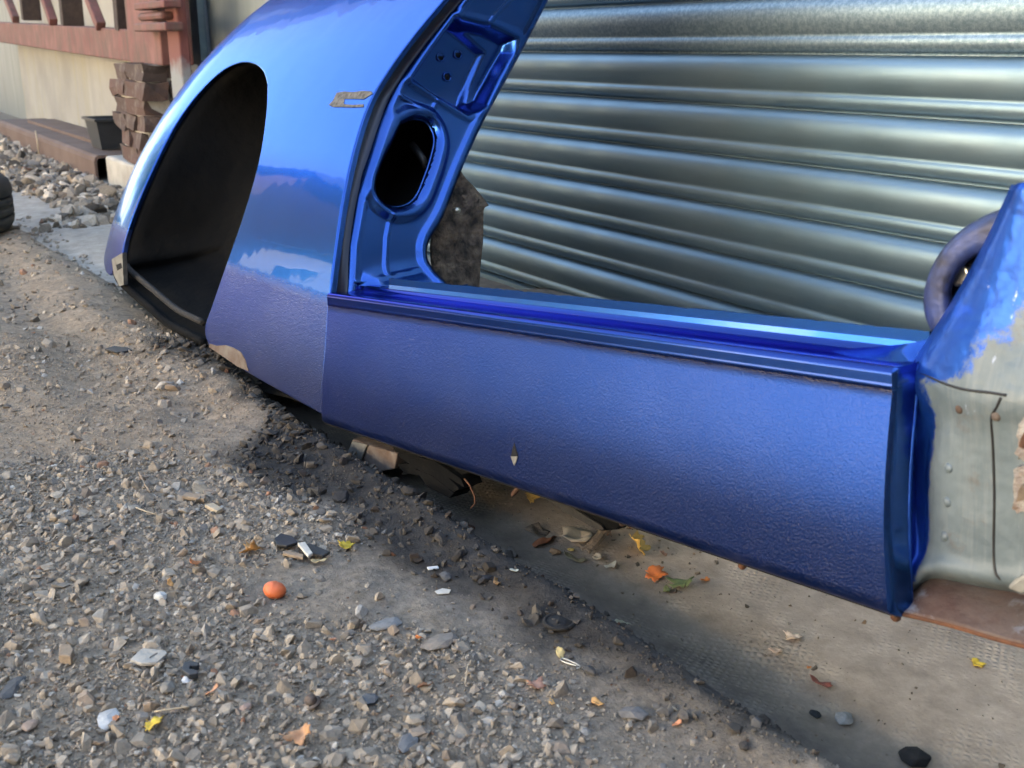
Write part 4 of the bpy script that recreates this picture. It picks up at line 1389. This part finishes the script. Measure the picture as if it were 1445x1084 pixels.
# larger single stones
def stone(px, py, size_px, colr, label, seed, group=None, flat=1.0, aspect=1.0):
    g_ = G(px, py, -.01)
    g_ = G(px, py, float(surf_z(g_[0], g_[1])))
    dist = (g_ - CAM) @ FW
    r_ = size_px / FPX * dist / 2
    V, F = hull(seed, 26)
    V = V * np.array((r_ * aspect, r_, r_ * flat))
    a_ = random.uniform(0, 6.28)
    rm = np.array(((math.cos(a_), -math.sin(a_), 0), (math.sin(a_), math.cos(a_), 0), (0, 0, 1)))
    V = V @ rm.T
    zmin = V[:, 2].min()
    o = mk('stone', V, [tuple(f) for f in F], 'stones', None, False, np.array(colr))
    o.location = (g_[0], g_[1], g_[2] - zmin * .75)
    bevel(o, r_ * .10, 2)
    tag(o, label, 'stone', group)
    return o
stone(1290, 1076, 52, (.022, .022, .022), 'black lump lying on the apron at the bottom right', 901)
stone(1190, 1018, 34, (.30, .29, .27), 'pale grey stone on the apron left of the black lump', 902, flat=.9)
stone(1150, 1010, 20, (.03, .03, .03), 'small black stone beside the pale stone on the apron', 903)
stone(1263, 1036, 22, (.05, .047, .043), 'small dark stone on the apron above the black lump', 904)
stone(628, 818, 24, (.10, .10, .10), 'dark cube shaped stone alone on the bare soil', 905, flat=1.2)
stone(893, 1010, 36, (.17, .16, .15), 'grey brown stone at the foot of the dark soil bank', 906, flat=.7, aspect=1.3)
stone(575, 1050, 40, (.15, .155, .16), 'flat dark grey stone at the bottom edge of the gravel', 907, flat=.7, aspect=1.4)
stone(520, 992, 30, (.12, .125, .13), 'dark rounded stone in the middle of the gravel', 908)
stone(620, 910, 44, (.26, .22, .18), 'broad brownish stone below the bare patch of soil', 909, flat=.55, aspect=1.5)
stone(545, 882, 40, (.24, .235, .225), 'flat pale grey stone near the edge of the bare patch', 910, flat=.4, aspect=1.5)
stone(265, 962, 22, (.62, .60, .57), 'white stone below the dark plastic clip', 911)
stone(152, 1018, 40, (.48, .48, .47), 'large whitish angular stone in the lower left gravel', 912, flat=.6, aspect=1.4)
stone(236, 975, 30, (.21, .195, .17), 'buff angular stone left of the white stone', 913)
stone(42, 1028, 26, (.33, .25, .20), 'pinkish brown stone at the lower left', 914)
stone(347, 1003, 24, (.36, .25, .20), 'pinkish rounded stone in the lower gravel', 915)
stone(226, 845, 24, (.55, .54, .50), 'white chip above the flat grey slab', 916)
stone(715, 692, 18, (.05, .045, .04), 'small dark pebble on the apron under the sill', 917, flat=.7, aspect=1.4)
stone(829, 860, 13, (.72, .72, .70), 'tiny white fragment on the dark soil bank', 918, flat=.5)
stone(18, 972, 40, (.10, .10, .10), 'flat dark stone at the left edge of the gravel', 919, flat=.4, aspect=1.6)
stone(283, 690, 34, (.26, .21, .15), 'tan flat chip in the far gravel', 920, flat=.3, aspect=1.7)

# ------------------------------------------------------------------ litter on the ground
def gpoint(px, py):
    z = float(surf_z(*G(px, py, -.01)[:2]))
    g_ = G(px, py, z)
    return G(px, py, float(surf_z(g_[0], g_[1])))
MAPLE = [(0, -.55), (.03, -.30), (.20, -.40), (.34, -.36), (.40, -.25), (.52, -.20), (.42, -.06), (.58, .08), (.74, .22), (.60, .27), (.60, .42), (.44, .40), (.30, .34), (.30, .52), (.20, .50), (.20, .66), (.08, .76), (0, .92)]
MAPLE = MAPLE + [(-x, y) for x, y in MAPLE[-2:0:-1]]
OVAL = [(math.sin(a_) * .34 * (1 + .1 * math.cos(3 * a_)), -math.cos(a_) * .8) for a_ in np.linspace(0, 2 * math.pi, 19)[:-1]]
SCRAP = [(.5, -.3), (.6, .1), (.25, .25), (.1, .5), (-.3, .4), (-.6, .15), (-.45, -.2), (0, -.38)]
def leaf(px, py, size_px, colr, label, shape='maple', curl=.5, tilt=.2, name='fallen_leaf', cat='leaf', mat='leaf'):
    g_ = gpoint(px, py)
    dist = (g_ - CAM) @ FW
    s_ = size_px / FPX * dist * (.72 if shape == 'maple' else .62)
    src = {'maple': MAPLE, 'oval': OVAL, 'scrap': SCRAP}[shape]
    jit = [(x + random.uniform(-.06, .06), y + random.uniform(-.06, .06)) for x, y in src]
    jit = [(x * 1.08, y * random.uniform(.9, 1.1)) for x, y in jit]
    Vq, Tq, _ = cdt(jit, .13)
    ph = random.uniform(0, 6.28)
    V = []
    for x, y in Vq:
        r2 = x * x + y * y
        z = curl * (.45 * r2 * math.cos(2 * math.atan2(y, x) + ph) + .38 * r2) + .10 * math.sin(7 * x + ph) * math.cos(6 * y) - .05 * math.exp(-(x / .06) ** 2)
        V.append((x * s_, y * s_, z * s_))
    V = np.array(V)
    a_ = random.uniform(0, 6.28)
    rz = np.array(((math.cos(a_), -math.sin(a_), 0), (math.sin(a_), math.cos(a_), 0), (0, 0, 1)))
    b_ = random.uniform(-tilt, tilt) ; c_ = random.uniform(.3, 1) * tilt
    rx = np.array(((1, 0, 0), (0, math.cos(b_), -math.sin(b_)), (0, math.sin(b_), math.cos(b_))))
    ry = np.array(((math.cos(c_), 0, math.sin(c_)), (0, 1, 0), (-math.sin(c_), 0, math.cos(c_))))
    V = V @ (rz @ rx @ ry).T
    o = mk(name, V, [tuple(t_) for t_ in Tq], mat, None, True)
    solidify(o, .0006, 0)
    o.color = (*colr, 1)
    lift = .004 if py > 650 and px < 700 else .0015
    o.location = (g_[0], g_[1], g_[2] - V[:, 2].min() * .8 + lift)
    tag(o, label, cat, None)
    return o
YEL, ORG, RED, TAN, BRN, GRN = (.62, .43, .04), (.68, .22, .05), (.50, .07, .03), (.66, .42, .24), (.30, .14, .06), (.16, .20, .07)
leaf(490, 776, 26, YEL, 'bright yellow leaf at the edge of the bare soil patch')
leaf(216, 1027, 30, YEL, 'bright yellow leaf in the lower left gravel')
leaf(1377, 939, 22, (.80, .52, .05), 'yellow leaf on the apron below the rusty floor edge')
leaf(897, 778, 40, (.70, .42, .10), 'curled golden maple leaf standing on the apron', curl=1.0, tilt=.9)
leaf(922, 814, 34, (.75, .20, .05), 'orange red maple leaf on the apron below the golden leaf', curl=.6, tilt=.4)
leaf(748, 706, 22, (.70, .42, .12), 'small golden leaf near the sill underside', curl=.9, tilt=.6)
leaf(965, 826, 42, GRN, 'dull green leaf on the apron right of the orange leaf', curl=.7, tilt=.4)
leaf(940, 836, 24, (.20, .22, .08), 'small green leaf left of the larger dull green leaf', 'oval', .6, .3)
leaf(996, 822, 15, ORG, 'tiny orange leaf right of the green leaves', curl=.7)
leaf(1121, 903, 28, (.80, .58, .40), 'pale peach leaf in the middle of the apron', curl=.5)
leaf(1097, 921, 20, (.72, .50, .34), 'smaller pale peach leaf left of the other one', curl=.6)
leaf(1157, 968, 32, (.30, .08, .05), 'dark red leaf on the apron', 'oval', .5, .3)
leaf(1141, 944, 10, ORG, 'speck of orange leaf above the dark red leaf', 'scrap')
leaf(862, 801, 28, (.52, .48, .38), 'pale dead leaf left of the orange red leaf', 'scrap', .8, .5)
leaf(857, 758, 24, (.34, .18, .09), 'brown curled leaf left of the golden maple leaf', 'oval', .8, .5)
leaf(935, 785, 16, (.34, .17, .10), 'small brown leaf right of the golden maple leaf', 'scrap', .8, .5)
leaf(768, 768, 40, (.34, .12, .05), 'rust coloured leaf in the litter pile under the rail', 'oval', .7, .3)
leaf(783, 782, 26, (.42, .22, .10), 'brown leaf at the foot of the litter pile', 'scrap', .7, .3)
leaf(810, 792, 34, (.30, .24, .13), 'olive brown leaf below the litter pile', 'oval', .5, .2)
leaf(842, 790, 26, (.56, .46, .32), 'buff leaf right of the olive brown leaf', 'oval', .6, .3)
leaf(805, 778, 16, (.70, .48, .14), 'small yellow leaf in the litter pile', 'scrap', .6, .3)
leaf(701, 825, 22, (.32, .17, .06), 'brown leaf on the dark soil bank', 'oval', .9, .5)
leaf(758, 971, 32, (.50, .25, .16), 'pinkish brown leaf below the wire clip', 'maple', .5, .3)
leaf(778, 994, 16, (.72, .40, .14), 'small orange leaf below the pinkish leaf', 'oval', .5)
leaf(843, 995, 26, (.70, .36, .12), 'orange leaf under a stone at the gravel edge', 'oval', .5)
leaf(955, 1025, 20, (.66, .26, .12), 'orange leaf on the dark soil near the bottom', 'scrap', .7, .4)
leaf(591, 907, 20, (.60, .22, .08), 'orange leaf beside the broad brownish stone', 'scrap', .9, .7)
leaf(600, 973, 26, (.28, .13, .06), 'brown curled leaf in the middle gravel', 'oval', 1.0, .6)
leaf(637, 961, 14, (.70, .50, .30), 'tiny buff leaf beside the curled brown leaf', 'scrap', .6)
leaf(425, 1046, 40, (.46, .24, .12), 'brown tufted leaf at the bottom of the gravel', 'maple', 1.2, .5)
leaf(275, 800, 24, (.52, .20, .08), 'rust orange leaf in the far gravel', 'scrap', .9, .6)
leaf(358, 782, 32, (.48, .24, .08), 'crumpled orange brown leaf above the orange fruit', 'maple', 1.2, .7)
leaf(450, 797, 22, (.60, .46, .24), 'buff leaf on the bare soil below the yellow leaf', 'oval', .4)
leaf(240, 830, 18, (.66, .34, .12), 'small orange leaf above the white chip', 'scrap', .8, .5)
leaf(790, 926, 24, (.46, .36, .16), 'tan leaf above the wire clip', 'scrap', .6, .4)
leaf(878, 882, 22, (.28, .27, .18), 'grey green leaf on the soil bank', 'oval', .5, .3)
leaf(725, 807, 14, (.42, .44, .36), 'small pale green leaf on the upper soil bank', 'oval', .4)
leaf(470, 908, 16, (.62, .30, .18), 'small pink orange leaf in the gravel', 'scrap', .8, .5)
leaf(300, 982, 22, (.56, .27, .14), 'orange brown leaf below the white stone', 'oval', .6, .4)
leaf(165, 1022, 22, (.40, .17, .08), 'rust leaf against the whitish angular stone', 'scrap', .8, .5)

# orange fruit
g_ = gpoint(388, 843)
bm = bmesh.new()
bmesh.ops.create_uvsphere(bm, u_segments=28, v_segments=18, radius=1)
for v_ in bm.verts:
    x, y, z = v_.co
    k = 1 - .10 * max(0, x) ** 2 - .05 * math.exp(-((x - .15) / .12) ** 2) + .03 * math.sin(4 * y + 3 * z)
    v_.co = Vector((x * 1.28, y * k, z * k * .98))
me = bpy.data.meshes.new('orange_fruit'); bm.to_mesh(me); bm.free()
me.polygons.foreach_set('use_smooth', [True] * len(me.polygons))
me.materials.append(MATS['tomato'])
fr_o = empty('orange_fruit', (g_[0], g_[1], g_[2] + .0095))
q = bpy.data.objects.new('skin', me); COL.objects.link(q); q.parent = fr_o
q.scale = (.0105, .0105, .0105)
fr_o.rotation_euler = (0, .12, R(48))
tube('stem', [(.0125, 0, 0), (.0148, .0004, .0006)], [.0016, .001], 'bark', fr_o, 6)
tag(fr_o, 'small bright orange fruit lying on the gravel', 'fruit')

# flat grey slab, plastic clip, bolt, scrap, sticks
def slab(name, px, z0, th, mat, label, cat, bev=.001):
    p = []
    for x, y in px:
        gg = gpoint(x, y); p.append(gg)
    z0 = np.mean([q[2] for q in p]) + z0
    p = [G(x, y, z0 + th) for x, y in px]
    c_ = np.mean(p, 0)
    n = len(p)
    V = [q - np.array((c_[0], c_[1], z0)) for q in p] + [q - np.array((c_[0], c_[1], z0)) - np.array((0, 0, th)) for q in p]
    ar = sum(p[i][0] * p[(i + 1) % n][1] - p[(i + 1) % n][0] * p[i][1] for i in range(n))
    F = [tuple(range(n)), tuple(range(n, 2 * n))[::-1]] + [(i, n + i, n + (i + 1) % n, (i + 1) % n) for i in range(n)]
    if ar < 0: F = [f[::-1] for f in F]
    o = mk(name, V, F, mat, None, False)
    o.location = (c_[0], c_[1], z0)
    bevel(o, bev)
    tag(o, label, cat)
    return o
slab('slate_chip', [(183, 930), (200, 914), (232, 917), (236, 921), (222, 934), (198, 936)], .004, .004, 'concrete_block', 'flat grey slate chip with a dark hollow under it', 'slate chip')
slab('plastic_clip', [(255, 944), (259, 934), (270, 932), (281, 935), (279, 939), (268, 939), (267, 943), (278, 945), (279, 950), (266, 952)], .004, .006, 'tray_black', 'dark grey U shaped plastic clip on the gravel', 'clip')
slab('wood_block', [(82, 924), (84, 909), (98, 908), (103, 916), (99, 926)], .003, .011, 'wood_chip', 'tan wooden block at the left of the gravel', 'wood block')
slab('black_shard', [(147, 492), (160, 488), (180, 490), (186, 494), (165, 497)], .003, .004, 'black_plastic', 'thin black shard on the trodden earth', 'shard')
slab('torn_plastic', [(386, 760), (396, 752), (412, 756), (420, 765), (404, 770), (390, 768)], .006, .004, 'black_plastic', 'crumpled black plastic scrap in the gravel', 'plastic scrap')
slab('rubber_strip', [(420, 772), (436, 766), (465, 778), (455, 784), (438, 780)], .004, .004, 'dark_rubber', 'strip of dark rubber beside the black plastic scrap', 'rubber strip')
slab('cream_chip', [(419, 766), (430, 764), (441, 780), (434, 784)], .008, .004, 'cream_chip', 'cream coloured chip lying on the rubber strip', 'chip')
slab('wood_splinter', [(398, 780), (402, 776), (428, 782), (427, 787)], .003, .004, 'wood_chip', 'short wood splinter left of the cream chip', 'splinter')
slab('wood_chip', [(10, 0), (12, 0), (12, 1)], 0, .002, 'wood_chip', 'x', 'chip') if False else None
slab('flat_chip', [(256, 700), (262, 694), (290, 697), (288, 704)], .003, .005, 'wood_chip', 'flat tan wood chip in the far gravel', 'wood chip')
slab('flat_chip', [(288, 712), (300, 709), (314, 717), (305, 721)], .003, .005, 'card', 'pale tan wood chip right of the flat tan one', 'wood chip')
slab('white_stick', [(602, 800), (617, 798), (619, 801), (604, 803)], .001, .002, 'white_scrap', 'short white stick on the dark soil', 'stick', .0003)
slab('paper_scrap', [(613, 834), (624, 830), (636, 832), (633, 837), (617, 838)], .001, .001, 'cream_chip', 'scrap of pale paper on the bare soil', 'paper scrap', .0002)
slab('teal_chip', [(955, 950), (960, 944), (968, 945), (962, 952)], .001, .002, 'teal_plastic', 'teal plastic chip on the dark soil bank', 'plastic chip', .0003)
leaf(815, 762, 84, (.5, .4, .28), 'torn tan cardboard under the dark rail', 'scrap', .22, .12, 'cardboard', 'cardboard', 'card')
leaf(757, 755, 44, (.3, .2, .14), 'crumpled brown cardboard corner left of the tan sheet', 'scrap', .7, .4, 'cardboard', 'cardboard', 'bark')
# bark strip
pts = [gpoint(x, y) + np.array((0, 0, .006 + .006 * k)) for k, (x, y) in enumerate(((826, 785), (840, 776), (855, 764), (868, 754), (878, 744)))]
c_ = pts[2].copy()
V, F = [], []
pp = crom(pts, 4)
for i, q in enumerate(pp):
    d_ = pp[min(i + 1, len(pp) - 1)] - pp[max(i - 1, 0)]
    s_ = np.array((-d_[1], d_[0], 0)); s_ /= np.linalg.norm(s_)
    for k in range(5):
        a_ = math.pi * k / 4
        V.append(q - c_ + s_ * .0075 * math.cos(a_) * random.uniform(.85, 1.15) + np.array((0, 0, .005 * math.sin(a_))))
for i in range(len(pp) - 1):
    for k in range(4): F.append((i * 5 + k, i * 5 + k + 1, (i + 1) * 5 + k + 1, (i + 1) * 5 + k))
o = mk('bark_strip', V, F, 'bark', None, False); o.location = c_; solidify(o, .0015)
tag(o, 'curled strip of brown bark leaning towards the sill stud', 'bark')
# disc washer
g_ = gpoint(789, 882)
wsh = empty('washer', tuple(g_ + np.array((0, 0, .004))))
tube('rim', [(.016 * math.cos(a_), .016 * math.sin(a_), 0) for a_ in np.linspace(0, 2 * math.pi, 25)], .0022, 'dirt_black', wsh, 8)
tube('disc', [(0, 0, -.002), (0, 0, .0008)], .0155, 'dirt_black', wsh, 24)
tag(wsh, 'round dark disc half sunk in the soil bank', 'washer')
# wire clip
pts = [gpoint(x, y) + np.array((0, 0, .003)) for x, y in ((815, 944), (796, 938), (791, 935), (795, 933), (812, 940), (818, 945), (813, 947))]
c_ = np.mean(pts, 0)
o = tube('wire_clip', [q - c_ for q in crom(pts, 4)], .0008, 'bolt_zinc', None, 6); o.location = c_
tag(o, 'shiny bent wire clip on the soil', 'clip')
# hex bolt
g_ = gpoint(440, 998)
bo = empty('hex_bolt', tuple(g_ + np.array((0, 0, .006))))
tube('flange', [(0, 0, -.003), (0, 0, -.0005)], .0085, 'rusty_grey', bo, 20)
tube('head', [(0, 0, -.0005), (0, 0, .0055)], .0058, 'rusty_grey', bo, 6)
tag(bo, 'grey flanged bolt head lying in the gravel', 'bolt')
bo.rotation_euler = (.3, -.2, .4)
# white shell
g_ = gpoint(566, 668)
pts = [g_ + np.array((math.cos(a_) * .011, math.sin(a_) * .011, .004 + .003 * math.sin(a_))) for a_ in np.linspace(-.4, 3.0, 9)]
c_ = np.mean(pts, 0)
o = tube('white_shell', [q - c_ for q in pts], [.001, .003, .0045, .005, .005, .0045, .004, .003, .001], 'white_scrap', None, 10); o.location = c_
tag(o, 'curved white fragment on the dark soil under the sill', 'fragment')
# twigs
def twig(px, label, r=.0012, mat='wood_chip'):
    pts = [gpoint(x, y) + np.array((0, 0, .006)) for x, y in px]
    c_ = np.mean(pts, 0)
    o = tube('twig', [q - c_ for q in crom(pts, 3)], r, mat, None, 6); o.location = c_
    tag(o, label, 'twig')
twig([(196, 672), (205, 690), (212, 700)], 'straw coloured twig in the far gravel')
twig([(65, 774), (78, 768), (90, 762)], 'pale twig at the left of the gravel')
twig([(218, 1012), (245, 1008), (268, 1005)], 'pale straw above the yellow leaf in the lower gravel', .0009, 'card')
twig([(192, 722), (205, 727), (222, 732)], 'thin straw left of the tan wood chips', .001, 'card')
twig([(660, 945), (658, 960), (656, 972)], 'upright straw stalk beside the middle gravel', .0008, 'card')
twig([(487, 741), (500, 735), (514, 727)], 'dry stalk on the dark soil clods', .001, 'wood_chip')
# dry stalk on the beam
a_ = PY(51, 184, 1.095); b_ = PY(55, 224, 1.085)
o = tube('dry_stalk', [(0, 0, 0), (.01, .0, (a_[2] - b_[2]) * .6), (-.01, 0, a_[2] - b_[2])], .005, 'card', None, 6); o.location = b_
tag(o, 'dry pale stalk standing against the rusty beam', 'stalk')
